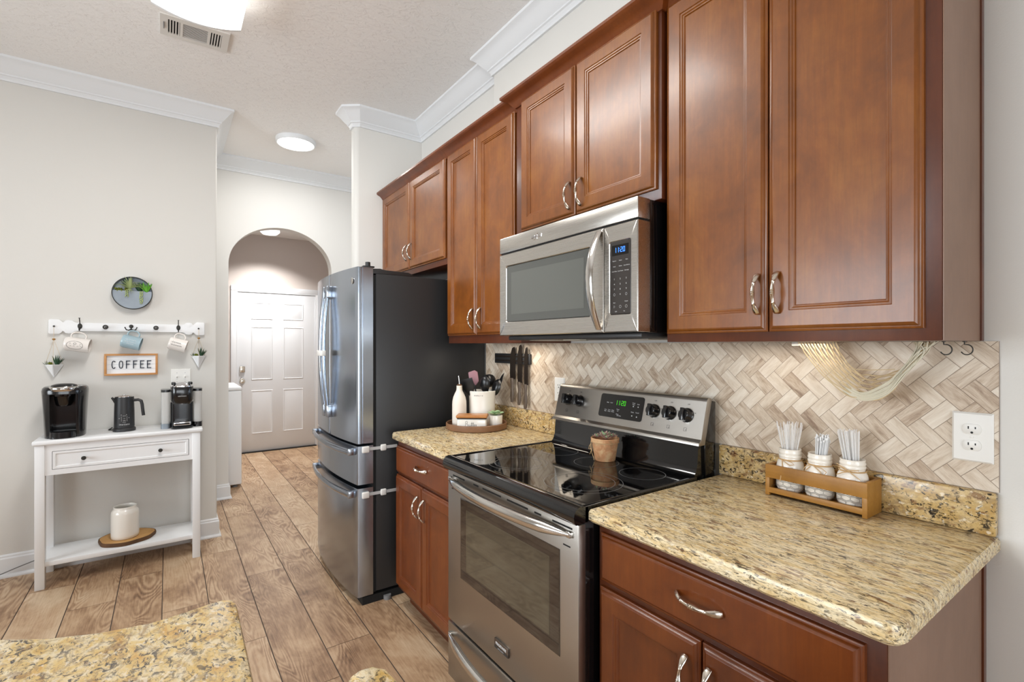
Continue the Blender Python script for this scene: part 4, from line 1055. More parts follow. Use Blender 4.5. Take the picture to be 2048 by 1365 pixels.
# utensils in the crock, each its own thing
def utensil(label, lean, turn, ln, kind, mat='nylon', base=(0, 0)):
    bs = Vector((cx + base[0], cy + base[1], ZI + 0.014)); lv = (rtv * lean[0] + vd * lean[1] + Vector((0, 0, 1))).normalized()
    t = thing('cooking_utensil', label, 'utensil', bs, 'cooking tools in the crock')
    tip = bs + lv * ln
    b = B(); b.tube([bs, bs.lerp(tip, 0.5), tip], [0.0055, 0.005, 0.0045], 8); b.out('shaft', M['nylon'], t, smooth=60)
    s_ = (rtv * math.cos(turn) + vd * math.sin(turn)); s_ = (s_ - lv * s_.dot(lv)).normalized(); w_ = lv.cross(s_)
    m = frame(tip, s_, w_, lv); b = B()
    if kind == 'turner': b.prism([(-0.012, -0.01), (0.012, -0.01), (0.040, 0.035), (0.042, 0.085), (-0.042, 0.085), (-0.040, 0.035)], 'Y', -0.0015, 0.0015, bev=0.001, mat=m)
    if kind == 'spatula': b.prism([(-0.008, -0.012), (0.008, -0.012), (0.027, 0.008), (0.027, 0.060), (0.012, 0.072), (-0.025, 0.066), (-0.026, 0.010)], 'Y', -0.004, 0.004, bev=0.003, mat=m)
    if kind == 'spoon':
        prof = [(0.0, -0.020), (0.55, -0.019), (0.85, -0.011), (1, 0), (0.96, 0.0), (0.8, -0.009), (0.5, -0.0165), (0, -0.0175)]
        b.lathe(prof, n=28, mat=m @ Matrix.Translation((0, 0.010, 0.036)) @ Matrix.Rotation(R(-90), 4, 'X') @ Matrix.Diagonal((0.033, 0.047, 1, 1)))
    if kind == 'ladle':
        prof = [(0, -0.036), (0.02, -0.033), (0.036, -0.018), (0.041, 0), (0.039, 0), (0.034, -0.017), (0.019, -0.031), (0, -0.034)]
        b.lathe(prof, n=28, mat=m @ Matrix.Translation((0, 0.02, 0.030)) @ Matrix.Rotation(R(-60), 4, 'X'))
    if kind == 'long': b.prism([(-0.010, -0.01), (0.010, -0.01), (0.024, 0.03), (0.028, 0.075), (0.012, 0.125), (-0.004, 0.105), (-0.024, 0.05)], 'Y', -0.0018, 0.0018, bev=0.0012, mat=m)
    b.out('head', M[mat], t, smooth=50)
utensil('mauve silicone spatula standing in the white crock', (-0.16, -0.10), 0.15, 0.215, 'spatula', 'mauve', (-0.01, 0.0))
utensil('flat black turner leaning left in the white crock', (-0.34, 0.12), 0.5, 0.170, 'turner', 'nylon', (-0.015, -0.01))
utensil('black cooking spoon in the middle of the white crock', (0.02, 0.10), 0.7, 0.175, 'spoon', 'nylon', (0.0, -0.01))
utensil('deep black ladle at the back of the white crock', (0.20, -0.12), -0.3, 0.200, 'ladle', 'nylon', (0.01, 0.02))
utensil('black serving spoon leaning right in the white crock', (0.30, 0.08), 0.9, 0.165, 'spoon', 'nylon', (0.018, 0.0))
utensil('long pointed black turner, rightmost in the white crock', (0.40, -0.04), 1.2, 0.165, 'long', 'nylon', (0.022, 0.015))

# ---------------------------------------------------------------- terracotta pot on the cooktop
qx, qy, qz = 1.385, 1.340, 0.9172
t = thing('terracotta_pot', 'terracotta pot with rosy succulent standing on the black cooktop', 'plant pot', (qx, qy, qz))
b = B(); b.lathe([(0, 0), (0.037, 0), (0.0395, 0.003), (0.048, 0.055), (0.0505, 0.072), (0.0535, 0.073), (0.0545, 0.086), (0.053, 0.088), (0.049, 0.086), (0.047, 0.074), (0, 0.072)], (qx, qy, qz), 40); b.out('pot', M['clay'], t, smooth=40)
b = B(); b.lathe([(0.0475, 0), (0.03, 0.004), (0, 0.005)], (qx, qy, qz + 0.0725), 24); b.out('soil', M['soil'], t)
b = B(); rq = random.Random(8)
for (ox, oy, s_) in ((0, 0, 1.0), (0.020, -0.018, 0.7), (-0.024, 0.016, 0.65), (-0.016, -0.024, 0.6), (0.024, 0.018, 0.6)):
    for ring, n, ln, el in ((0, 4, 0.020, 74), (1, 6, 0.030, 52), (2, 8, 0.038, 26)):
        for k in range(n):
            a = 2 * math.pi * (k + 0.5 * (ring % 2)) / n + rq.uniform(-.2, .2); e = R(el)
            d = Vector((math.cos(a) * math.cos(e), math.sin(a) * math.cos(e), math.sin(e)))
            p = Vector((qx + ox, qy + oy, qz + 0.088)); b.leaf(p, p + d * ln * s_, 0.0062 * s_, (0, 0, -0.001), 6, 0.4, mi=0 if (ring < 2 and k % 2) else 1, pt=0.6)
b.out('rosette', [M['leafs'], M['leafr']], t, smooth=60)
b = B(); lft = Vector((-0.817, 0.576, 0)) ; f_ = lambda r, dx, z: Vector((qx, qy, qz + z)) + lft * r + Vector((-0.576, -0.817, 0)) * dx
b.tube([f_(0.054 * math.cos(0) , 0, 0.07) + Vector((0, 0, 0))] + [f_(0.058, 0.012, 0.06), f_(0.058, 0.018, 0.045), f_(0.052, 0.008, 0.044), f_(0.053, 0.004, 0.066), f_(0.060, -0.004, 0.055), f_(0.062, -0.006, 0.042), f_(0.054, 0.004, 0.044)], 0.0011, 5)
b.tube([f_(0.052, 0.006, 0.046), f_(0.052, 0.004, 0.03), f_(0.046, 0.014, 0.012), f_(0.044, 0.012, 0.002)], 0.0011, 5); b.tube([f_(0.052, 0.006, 0.046), f_(0.056, 0.0, 0.03), f_(0.058, -0.002, 0.022)], 0.0011, 5)
b.tube([Vector((qx + 0.0545 * math.cos(a), qy + 0.0545 * math.sin(a), qz + 0.0715)) for a in [k * 0.2244 for k in range(28)]], 0.001, 5, closed=True)
b.out('twine_bow', M['twine'], t, smooth=60)

# ---------------------------------------------------------------- crate with three jars
X0, X1, Y0_, Y1_, Z0_ = 1.468, 1.565, 0.500, 0.762, 0.9147
t = thing('wooden_crate', 'low honey-coloured wooden crate on the large granite countertop', 'crate', (1.517, 0.63, Z0_))
def part(nm, m_, *bx_):
    b = B()
    for q_ in bx_: b.box(*q_[:6], 0.0012)
    return b.out(nm, M[m_], t, smooth=30)
part('front_rail', 'crate', (X0, X0 + 0.009, Y0_, Y1_, Z0_ + 0.052, Z0_ + 0.091))
part('front_sill', 'crate', (X0, X0 + 0.009, Y0_ + 0.010, Y1_ - 0.010, Z0_ + 0.008, Z0_ + 0.024))
part('corner_post', 'crate', (X0, X0 + 0.009, Y0_, Y0_ + 0.012, Z0_, Z0_ + 0.0525)); part('corner_post', 'crate', (X0, X0 + 0.009, Y1_ - 0.012, Y1_, Z0_, Z0_ + 0.0525))
part('end_board', 'crate', (X0 + 0.0085, X1, Y0_, Y0_ + 0.009, Z0_, Z0_ + 0.091)); part('end_board', 'crate', (X0 + 0.0085, X1, Y1_ - 0.009, Y1_, Z0_, Z0_ + 0.091))
part('bottom_board', 'crate', (X0 + 0.009, X1, Y0_ + 0.009, Y1_ - 0.009, Z0_ + 0.008, Z0_ + 0.014)); part('back_rail', 'crate', (X1 - 0.008, X1, Y0_ + 0.009, Y1_ - 0.009, Z0_ + 0.052, Z0_ + 0.091))
b = B(); hx = 0.0125
for i in range(12):
    for j in range(3):
        yy = Y0_ + 0.02 + i * hx * 1.73 + (hx * 0.866 if j % 2 else 0); zz = Z0_ + 0.026 + j * hx * 1.1
        if yy + hx * 0.866 > Y1_ - 0.012 or zz > Z0_ + 0.056: continue
        c_ = [(X0 + 0.0095, yy + hx * 0.866 * s1, zz + hx * 0.5 * s2) for s1, s2 in ((1, -.5), (1, .6), (0, 1.1), (-1, .6), (-1, -.5), (0, -1.1))]
        b.tube(c_, 0.0005, 4, closed=True)
b.out('wire_mesh', M['iron'], t, smooth=0)
JP = [Vector((1.515, 0.712, Z0_ + 0.0142)), Vector((1.515, 0.631, Z0_ + 0.0142)), Vector((1.515, 0.550, Z0_ + 0.0142))]
JR = [(0, 0), (0.026, 0), (0.033, 0.004), (0.0365, 0.014), (0.0375, 0.035), (0.0372, 0.070), (0.034, 0.086), (0.0295, 0.094), (0.0285, 0.100)]
JN = [(0.0285, 0.100), (0.030, 0.102), (0.0305, 0.107), (0.0285, 0.110), (0.0303, 0.113), (0.0303, 0.117), (0.0285, 0.120), (0.0295, 0.125), (0.0285, 0.126), (0.0265, 0.124), (0.0265, 0.101)]
lab = ['milky mason jar of clear picks at the left of the crate', 'milky mason jar of white cotton swabs in the middle of the crate', 'milky mason jar of clear straws at the right of the crate']
for k, p in enumerate(JP):
    t = thing('mason_jar', lab[k], 'jar', p, 'jars in the wooden crate')
    b = B(); b.lathe(JR, p, 36); b.lathe([(0.0285, 0.0995), (0, 0.0985)], p, 36); b.out('jar_body', M['frost'], t, smooth=50)
    b = B(); b.lathe(JN, p, 36); b.out('threaded_neck', M['frost'], t, smooth=50)
    b = B()
    for z in (0.0945, 0.0965): b.tube([p + Vector((0.0312 * math.cos(a), 0.0312 * math.sin(a), z)) for a in [q_ * 0.2094 for q_ in range(30)]], 0.0011, 5, closed=True)
    fx = lambda dy, dz, dx=0.0: p + Vector((-0.0325 - dx, dy, 0.095 + dz))
    if k == 0:
        b.tube([fx(0.010, 0), fx(0.0, -0.004, .002), fx(-0.016, -0.012, .004), fx(-0.026, -0.008), fx(-0.020, -0.002, .002), fx(0.004, 0.001)], 0.0012, 5); b.tube([fx(0.008, 0), fx(0.004, -0.02, .006), fx(0.004, -0.045, 0.014), fx(0.006, -0.060, .0155)], 0.0013, 5)
    if k == 1:
        b.tube([fx(0.012, 0), fx(0.024, -0.006), fx(0.030, -0.016), fx(0.026, -0.02, .003), fx(0.012, -0.004)], 0.0012, 5); b.tube([fx(0.004, 0), fx(-0.014, -0.012, .003), fx(-0.024, -0.026, .006), fx(-0.030, -0.034, .014)], 0.0012, 5); b.tube([fx(0.004, 0), fx(-0.02, -0.004, .002), fx(-0.03, -0.012), fx(-0.026, -0.020, .004)], 0.0012, 5)
    if k == 2:
        b.tube([fx(0.026, 0.018), fx(0.008, 0.010, .002), fx(-0.010, -0.002, .002), fx(-0.030, -0.016)], 0.0012, 5); b.tube([fx(0.024, 0.012), fx(0.0, 0.004, .002), fx(-0.026, 0.008)], 0.0012, 5); b.tube([fx(0.026, -0.012), fx(0.012, -0.004, .003), fx(-0.008, 0.003)], 0.0012, 5)
    b.out('twine', M['twine'], t, smooth=60)
rj = random.Random(2)
def bundle(k, n, h0, h1, flare, r, mat, cap, label, tilt=(0, 0), rad=0.021):
    p = JP[k]; b = B()
    for j in range(n):
        a = rj.uniform(0, 6.283); q_ = rad * math.sqrt(rj.random()); z = rj.uniform(h0, h1)
        s0 = p + Vector((q_ * 0.8 * math.cos(a), q_ * 0.8 * math.sin(a), 0.101)); s1 = p + Vector((q_ * flare * math.cos(a) + tilt[0], q_ * flare * math.sin(a) + tilt[1], z))
        b.tube([s0, s0.lerp(s1, 0.5), s1], r, 6)
        if cap: b.sphere(s1, (0.0022, 0.0022, 0.0045), 0, 8, 6)
    o = b.out('sticks', M[mat], None, smooth=60, origin=p + Vector((0, 0, 0.1))); o.name = cap or 'plastic_picks'
    tag(o, label, 'sticks'); o['kind'] = 'stuff'
bundle(0, 70, 0.185, 0.208, 1.75, 0.0011, 'pick', None, 'bundle of clear plastic picks fanning out of the left jar')
bundle(1, 60, 0.160, 0.178, 1.15, 0.0011, 'white', 'cotton_swabs', 'bundle of white cotton swabs leaning in the middle jar', (0.0, -0.006), 0.017)
bundle(2, 55, 0.196, 0.204, 1.30, 0.0017, 'pick', None, 'bundle of clear straws standing in the right jar', (0, 0.008))
# ---------------------------------------------------------------- coffee corner: console table
YW = 4.06
TY0, TY1, TX0, TX1 = 3.712, 4.044, -0.612, 0.186
t = thing('console_table', 'white console table with one wide drawer and lower shelf', 'console table', (-0.213, 3.88, 0))
b = B(); b.box(TX0, TX1, TY0, TY1, 0.803, 0.830, 0.009, 3); b.out('tabletop', M['white'], t, smooth=40)
LX0, LX1 = -0.602, 0.172
for x in (LX0, LX1 - 0.042):
    for y in (3.724, 3.99): 
        b = B(); b.box(x, x + 0.042, y, y + 0.042, 0.0, 0.803, 0.002); b.out('leg', M['white'], t, smooth=30)
b = B()
b.box(LX0 + 0.042, LX1 - 0.042, 3.730, 3.748, 0.765, 0.803); b.box(LX0 + 0.042, LX1 - 0.042, 3.730, 3.748, 0.632, 0.662); b.box(LX0 + 0.042, -0.531, 3.730, 3.748, 0.662, 0.765); b.box(0.111, LX1 - 0.042, 3.730, 3.748, 0.662, 0.765)
for x in (LX0 + 0.006, LX1 - 0.026): b.box(x, x + 0.02, 3.766, 3.99, 0.632, 0.803)
b.box(LX0 + 0.042, LX1 - 0.042, 4.005, 4.025, 0.632, 0.803); b.out('apron', M['white'], t, smooth=0)
b = B(); x0, x1, z0, z1, yf = -0.5285, 0.1085, 0.6645, 0.7625, 3.729
b.rects([(x0, x1, z0, z1, 3.76), (x0, x1, z0, z1, yf), (x0 + 0.012, x1 - 0.012, z0 + 0.012, z1 - 0.012, yf), (x0 + 0.016, x1 - 0.016, z0 + 0.016, z1 - 0.016, yf + 0.005), (x0 + 0.018, x1 - 0.018, z0 + 0.018, z1 - 0.018, yf + 0.005)], 'Y-'); dr_ = b.out('drawer', M['white'], t, smooth=20)
b = B(); b.box(-0.531, 0.111, 3.750, 3.762, 0.662, 0.765); b.out('drawer_gap', M['dark'], t, smooth=0)
for x in (-0.394, -0.036):
    b = B(); b.lathe([(0, 0), (0.007, 0), (0.006, 0.006), (0.005, 0.014), (0.0105, 0.020), (0.0115, 0.025), (0.008, 0.030), (0, 0.031)], n=20, mat=Matrix.Translation((x, yf + 0.005, 0.7135)) @ align((0, -1, 0))); b.out('knob', M['iron'], dr_)
b = B(); b.box(LX0 + 0.004, LX1 - 0.004, 3.734, 4.03, 0.122, 0.148, 0.002); b.out('shelf', M['white'], t, smooth=30)

ZT2 = 0.8302
# single-serve brewer
mx, my = -0.490, 3.865
t = thing('coffee_maker', 'black single-serve coffee maker at the left end of the console table', 'coffee maker', (mx, my, ZT2))
def oval(rx, ry, n=40, sq=2.6):
    o = []
    for k in range(n):
        a = 2 * math.pi * k / n; c, s_ = math.cos(a), math.sin(a)
        o.append((rx * math.copysign(abs(c) ** (2 / sq), c), ry * math.copysign(abs(s_) ** (2 / sq), s_)))
    return o
def loft(b, secs, mi=0):
    """secs: list of (outline list, z, dx, dy)"""
    tt = bmesh.new(); rings = [[tt.verts.new((x + dx, y + dy, z)) for x, y in o] for o, z, dx, dy in secs]; n = len(rings[0])
    for p, q_ in zip(rings[:-1], rings[1:]):
        for k in range(n): tt.faces.new((p[k], p[(k + 1) % n], q_[(k + 1) % n], q_[k]))
    tt.faces.new(list(reversed(rings[0]))); tt.faces.new(rings[-1]); bmesh.ops.recalc_face_normals(tt, faces=tt.faces); return b.add(tt, mi)
def notched(rx, ry, w, dpt):
    """oval with a rectangular bay cut into the front"""
    o = []; n = 40; o0 = oval(rx, ry, n)
    keep = [p for p in o0 if not (p[1] < 0 and abs(p[0]) < w + 0.004)]
    keep.sort(key=lambda p: (math.atan2(p[1], p[0]) + math.pi / 2) % (2 * math.pi))
    yf_ = keep[0][1]
    return [(-w, yf_ - 0.002), (-w, -ry + dpt), (w, -ry + dpt), (w, yf_ - 0.002)] + keep
b = B(); loft(b, [(notched(0.089, 0.113, 0.056, 0.115), ZT2, mx, my), (notched(0.090, 0.114, 0.056, 0.115), ZT2 + 0.02, mx, my), (notched(0.097, 0.118, 0.056, 0.112), ZT2 + 0.19, mx, my), (notched(0.101, 0.120, 0.056, 0.11), ZT2 + 0.252, mx, my)])
loft(b, [(oval(0.101, 0.120), ZT2 + 0.251, mx, my), (oval(0.102, 0.120), ZT2 + 0.268, mx, my), (oval(0.099, 0.117), ZT2 + 0.283, mx, my), (oval(0.090, 0.108), ZT2 + 0.292, mx, my)])
b.out('housing', M['blackpl'], t, smooth=40)
b = B(); b.lathe([(0, 0), (0.0645, 0), (0.069, 0.008), (0.069, 0.020), (0.0655, 0.026), (0, 0.027)], (mx, my - 0.062, ZT2 + 0.268), 40); b.out('silver_ring', M['polish'], t, smooth=40)
b = B(); b.lathe([(0.060, 0), (0.056, 0.010), (0.035, 0.017), (0, 0.019)], (mx, my - 0.052, ZT2 + 0.292), 40, sy=0.9); b.out('lid', M['blackpl'], t, smooth=60)
b = B(); b.lathe([(0, 0), (0.030, 0), (0.036, 0.008), (0.044, 0.055), (0.053, 0.058), (0.055, 0.088), (0, 0.088)], (mx, my - 0.060, ZT2 + 0.182), 36); b.out('pod_holder', M['black'], t, smooth=40)
b = B(); loft(b, [(oval(0.060, 0.055), ZT2 + 0.0005, mx, my - 0.075), (oval(0.060, 0.055), ZT2 + 0.036, mx, my - 0.075), (oval(0.055, 0.050), ZT2 + 0.040, mx, my - 0.075)]); b.out('drip_tray', M['blackpl'], t, smooth=40)
b = B()
for k in range(3): b.box(mx + 0.070, mx + 0.079, my - 0.05 + 0.02 * k, my - 0.043 + 0.02 * k, ZT2 + 0.290, ZT2 + 0.294, 0.001)
b.out('buttons', M['ink'], t, smooth=20)
# milk frother
ux, uy = -0.220, 3.872
t = thing('milk_frother', 'black jug-shaped milk frother in the middle of the console table', 'milk frother', (ux, uy, ZT2))
b = B(); b.lathe([(0, 0), (0.054, 0), (0.0575, 0.004), (0.0575, 0.016), (0.053, 0.021), (0, 0.021)], (ux, uy, ZT2), 36); b.out('base', M['blackmat'], t, smooth=40)
b = B(); b.lathe([(0, 0.0215), (0.050, 0.0215), (0.0515, 0.03), (0.0505, 0.12), (0.048, 0.200), (0.0475, 0.211), (0.045, 0.211), (0, 0.209)], (ux, uy, ZT2), 36)
b.tube([(ux - 0.043, uy - 0.004, ZT2 + 0.170), (ux - 0.050, uy - 0.005, ZT2 + 0.195), (ux - 0.060, uy - 0.006, ZT2 + 0.210)], [0.004, 0.008, 0.006], 10); b.out('jug', M['blackmat'], t, smooth=40)
b = B(); b.lathe([(0.0455, 0), (0.0455, 0.004), (0.030, 0.009), (0.008, 0.010), (0.008, 0.014), (0, 0.014)], (ux, uy, ZT2 + 0.2105), 36); b.out('lid', M['polish'], t, smooth=40)
b = B(); b.tube([(ux + 0.042, uy - 0.01, ZT2 + 0.188), (ux + 0.070, uy - 0.014, ZT2 + 0.190), (ux + 0.084, uy - 0.016, ZT2 + 0.182), (ux + 0.089, uy - 0.017, ZT2 + 0.160), (ux + 0.093, uy - 0.017, ZT2 + 0.115), (ux + 0.096, uy - 0.017, ZT2 + 0.090)], [0.009, 0.009, 0.010, 0.0095, 0.0095, 0.007], 10, side=(0, 1, 0), rs=0.009); b.out('handle', M['blackmat'], t, smooth=60)
b = B(); vd0 = vd; vd = Vector((0.05, -1, 0)).normalized(); rt0 = rtv; rtv = Vector((-vd.y, vd.x, 0))
for k, ch in enumerate('instant'): b.text(ch, 0.016, onC((ux, uy), 0.0516, -27 + k * 9.0, ZT2 + 0.045), ext=0.0002)
for a0 in (-15, 15): b.tube([onC((ux, uy), 0.0516, a0, ZT2 + z).translation for z in (0.064, 0.095)], 0.0006, 5)
for z in (0.058, 0.098): b.tube([onC((ux, uy), 0.0516, a, ZT2 + z).translation for a in (-9, 0, 9)], 0.0006, 5)
b.text('--', 0.014, onC((ux, uy), 0.0516, 0, ZT2 + 0.082), ext=0.0002); b.text('ON', 0.008, onC((ux, uy), 0.0516, 0, ZT2 + 0.068), ext=0.0002)
for a, z in ((-28, 0.083), (-16, 0.104), (12, 0.105), (26, 0.085)): b.text('o', 0.010, onC((ux, uy), 0.0512, a, ZT2 + z), ext=0.0002)
b.out('lettering', M['ink'], t, smooth=0)
b = B(); b.tube([(ux - 0.05, uy + 0.02, ZT2 + 0.006), (ux - 0.08, uy + 0.06, ZT2 + 0.004), (ux - 0.07, uy + 0.15, ZT2 + 0.004)], 0.003, 6); b.out('power_cord', M['gasket'], t)
# pod machine
nx_, ny_ = 0.076, 3.835
t = thing('pod_machine', 'black pod coffee machine with clear side tanks at the right end of the console table', 'coffee maker', (nx_, ny_, ZT2))
b = B(); loft(b, [(oval(0.060, 0.085, sq=5), ZT2, nx_, ny_), (oval(0.062, 0.088, sq=5), ZT2 + 0.012, nx_, ny_), (oval(0.062, 0.060, sq=6), ZT2 + 0.014, nx_, ny_ + 0.028), (oval(0.062, 0.060, sq=6), ZT2 + 0.165, nx_, ny_ + 0.028)])
loft(b, [(oval(0.050, 0.070, sq=4), ZT2 + 0.155, nx_, ny_), (oval(0.061, 0.088, sq=4), ZT2 + 0.180, nx_, ny_), (oval(0.062, 0.089, sq=4), ZT2 + 0.262, nx_, ny_), (oval(0.060, 0.087, sq=4), ZT2 + 0.266, nx_, ny_)]); b.out('housing', M['blackpl'], t, smooth=40)
b = B(); loft(b, [(oval(0.060, 0.086, sq=4), ZT2 + 0.266, nx_, ny_), (oval(0.060, 0.086, sq=4), ZT2 + 0.272, nx_, ny_)]); b.out('chrome_collar', M['chrome'], t, smooth=40)
b = B(); loft(b, [(oval(0.050, 0.074, sq=3), ZT2 + 0.272, nx_, ny_ + 0.004), (oval(0.044, 0.066, sq=3), ZT2 + 0.285, nx_, ny_ + 0.004), (oval(0.02, 0.04, sq=3), ZT2 + 0.291, nx_, ny_ + 0.004)]); b.out('lid', M['chrome'], t, smooth=60)
for s_ in (-1, 1):
    b = B(); b.box(nx_ + s_ * 0.045 - 0.012, nx_ + s_ * 0.045 + 0.012, ny_ - 0.05, ny_ + 0.03, ZT2 + 0.277, ZT2 + 0.294, 0.005); b.out('lever', M['blackpl'], t, smooth=40)
for x, nm in ((nx_ - 0.087, 'water_tank'), (nx_ + 0.087, 'pod_tank')):
    b = B(); loft(b, [(oval(0.023, 0.055, sq=4), ZT2 + 0.032, x, ny_ + 0.02), (oval(0.024, 0.057, sq=4), ZT2 + 0.232, x, ny_ + 0.02)]); b.out(nm, M['tank'], t, smooth=40)
    b = B(); loft(b, [(oval(0.025, 0.058, sq=4), ZT2 + 0.2325, x, ny_ + 0.02), (oval(0.025, 0.058, sq=4), ZT2 + 0.248, x, ny_ + 0.02)]); b.out('tank_lid', M['blackpl'], t, smooth=40)
    b = B(); loft(b, [(oval(0.025, 0.058, sq=4), ZT2 + 0.0002, x, ny_ + 0.02), (oval(0.025, 0.058, sq=4), ZT2 + 0.0315, x, ny_ + 0.02)]); b.out('tank_foot', M['zinc'] if x < nx_ else M['blackpl'], t, smooth=40)
b = B(); b.box(nx_ - 0.046, nx_ + 0.046, ny_ - 0.112, ny_ - 0.03, ZT2 + 0.024, ZT2 + 0.046, 0.007, 3); b.out('cup_support', M['chrome'], t, smooth=40)
b = B(); b.box(nx_ - 0.038, nx_ + 0.038, ny_ - 0.1135, ny_ - 0.10, ZT2 + 0.030, ZT2 + 0.039, 0.002); b.out('grille', M['gasket'], t, smooth=20)
b = B(); b.text('NESPRESSO', 0.0088, onY((nx_, ny_ - 0.0895, ZT2 + 0.207)), ext=0.0006); b.out('lettering', M['ink'], t, smooth=0)
# shelf: white vase on a log slice
sx_, sy_ = -0.208, 3.888
b = B(); rng = random.Random(6); o = []
for k in range(48):
    a = 2 * math.pi * k / 48; w = 1 + 0.035 * math.sin(3 * a + 1) + 0.02 * math.sin(7 * a)
    o.append((0.140 * w * math.cos(a), 0.128 * w * math.sin(a)))
t = thing('log_slice', 'oval log slice with bark edge on the lower shelf of the console table', 'log slice', (sx_, sy_, 0.1485))
loft(b, [(o, 0.1485, sx_, sy_), ([(x * 1.02, y * 1.02) for x, y in o], 0.158, sx_, sy_), (o, 0.1705, sx_, sy_)]); b.out('bark_edge', M['bark'], t, smooth=30)
b = B(); loft(b, [([(x * 0.965, y * 0.965) for x, y in o], 0.170, sx_, sy_), ([(x * 0.96, y * 0.96) for x, y in o], 0.1712, sx_, sy_)]); b.out('cut_face', M['slice'], t, smooth=30)
b = B(); b.lathe([(0, 0), (0.064, 0), (0.069, 0.004), (0.0705, 0.02), (0.0705, 0.150), (0.068, 0.166), (0.060, 0.176), (0.0575, 0.180), (0.0585, 0.190), (0.058, 0.193), (0.054, 0.193), (0.052, 0.188), (0.054, 0.176), (0.062, 0.166), (0.064, 0.15), (0.064, 0.012), (0, 0.010)], (-0.216, 3.868, 0.1714), 44)
tag(b.out('vase', M['ceramic'], origin=(-0.216, 3.868, 0.1714), smooth=50), 'white ceramic jar-shaped vase standing on the log slice', 'vase')
b = B(); b.tube([(-1.2, 3.98, 0.004), (-0.90, 4.015, 0.006), (-0.80, 4.02, 0.03), (-0.72, 4.025, 0.055), (-0.62, 4.025, 0.085), (-0.60, 4.038, 0.12)], 0.003, 6)
tag(b.out('power_cord', M['hose'], origin=(-0.9, 4.015, 0.0), smooth=60), 'thin grey power cord running along the baseboard left of the console table', 'cord')

# ---------------------------------------------------------------- on the coffee wall
t = thing('mug_rail', 'distressed white wooden rail with iron hooks above the coffee sign', 'hook rail', (-0.19, YW, 1.44))
zc = 1.4765
ol = [(-0.590, -0.041), (-0.583, -0.046), (-0.543, -0.046), (-0.535, -0.040), (-0.526, -0.028), (-0.520, -0.030), (-0.515, -0.040), (-0.500, -0.043), (-0.482, -0.041), (-0.472, -0.031), (-0.462, -0.0275)]
ol2 = ol + [(-0.378 - x, z) for x, z in reversed(ol)]
out_ = [(x, zc + z) for x, z in ol2] + [(x, zc - z * 0.95) for x, z in reversed(ol2)]
b = B(); b.prism(out_, 'Y', 4.036, YW, bev=0.003); b.out('board', M['white'], t, smooth=30)
YB = 4.036
def hook(x, kind):
    b = B(); p = lambda dx, d, dz: (x + dx, YB - d, zc + dz)
    if kind == 'ring':
        b.tube([p(0.0105 * math.cos(a), 0.022, 0.0105 * math.sin(a)) for a in [k * 0.4189 for k in range(15)]], 0.0042, 8, closed=True); b.tube([p(0, 0.0, 0), p(0, 0.018, 0)], 0.005, 8)
    if kind == 'tall':
        b.lathe([(0.0115, 0), (0.0115, 0.002), (0.008, 0.004), (0, 0.0045)], n=24, mat=Matrix.Translation(p(0, 0, 0.004)) @ align((0, -1, 0)) @ Matrix.Diagonal((1, 1.5, 1, 1)))
        b.tube([p(0, 0.004, 0.015), p(0, 0.010, 0.032), p(0, 0.026, 0.052)], 0.0026, 8); b.lathe([(0, 0), (0.0055, 0.001), (0.0055, 0.003), (0, 0.004)], n=14, mat=Matrix.Translation(p(0, 0.025, 0.052)))
        b.tube([p(0, 0.004, -0.006), p(0, 0.016, -0.020), p(0, 0.030, -0.024), p(0, 0.038, -0.016), p(0, 0.040, -0.008)], 0.003, 8)
    if kind == 'double':
        b.lathe([(0.0115, 0), (0.0115, 0.003), (0.007, 0.006), (0, 0.007)], n=24, mat=Matrix.Translation(p(0, 0, 0.008)) @ align((0, -1, 0)))
        b.tube([p(0, 0.004, 0.004), p(0, 0.010, -0.010)], 0.004, 8)
        for s_ in (-1, 1): b.tube([p(0, 0.010, -0.010), p(s_ * 0.012, 0.018, -0.018), p(s_ * 0.024, 0.026, -0.015), p(s_ * 0.030, 0.031, -0.002), p(s_ * 0.031, 0.032, 0.002)], [0.0035, 0.0034, 0.0032, 0.003, 0.0042], 8)
        b.tube([p(0, 0.010, -0.008), p(0, 0.026, -0.022), p(0, 0.038, -0.022), p(0, 0.042, -0.010)], 0.0032, 8)
    if kind == 'pin': b.lathe([(0.004, 0), (0.0055, 0.004), (0.0045, 0.008), (0, 0.009)], n=14, mat=Matrix.Translation(p(0, 0, 0.001)) @ align((0, -1, 0)))
    b.out('hook', M['iron'], t, smooth=60)
for x, k in ((-0.446, 'tall'), (-0.322, 'ring'), (-0.194, 'double'), (-0.063, 'ring'), (0.060, 'tall'), (-0.565, 'pin'), (0.176, 'pin')): hook(x, k)
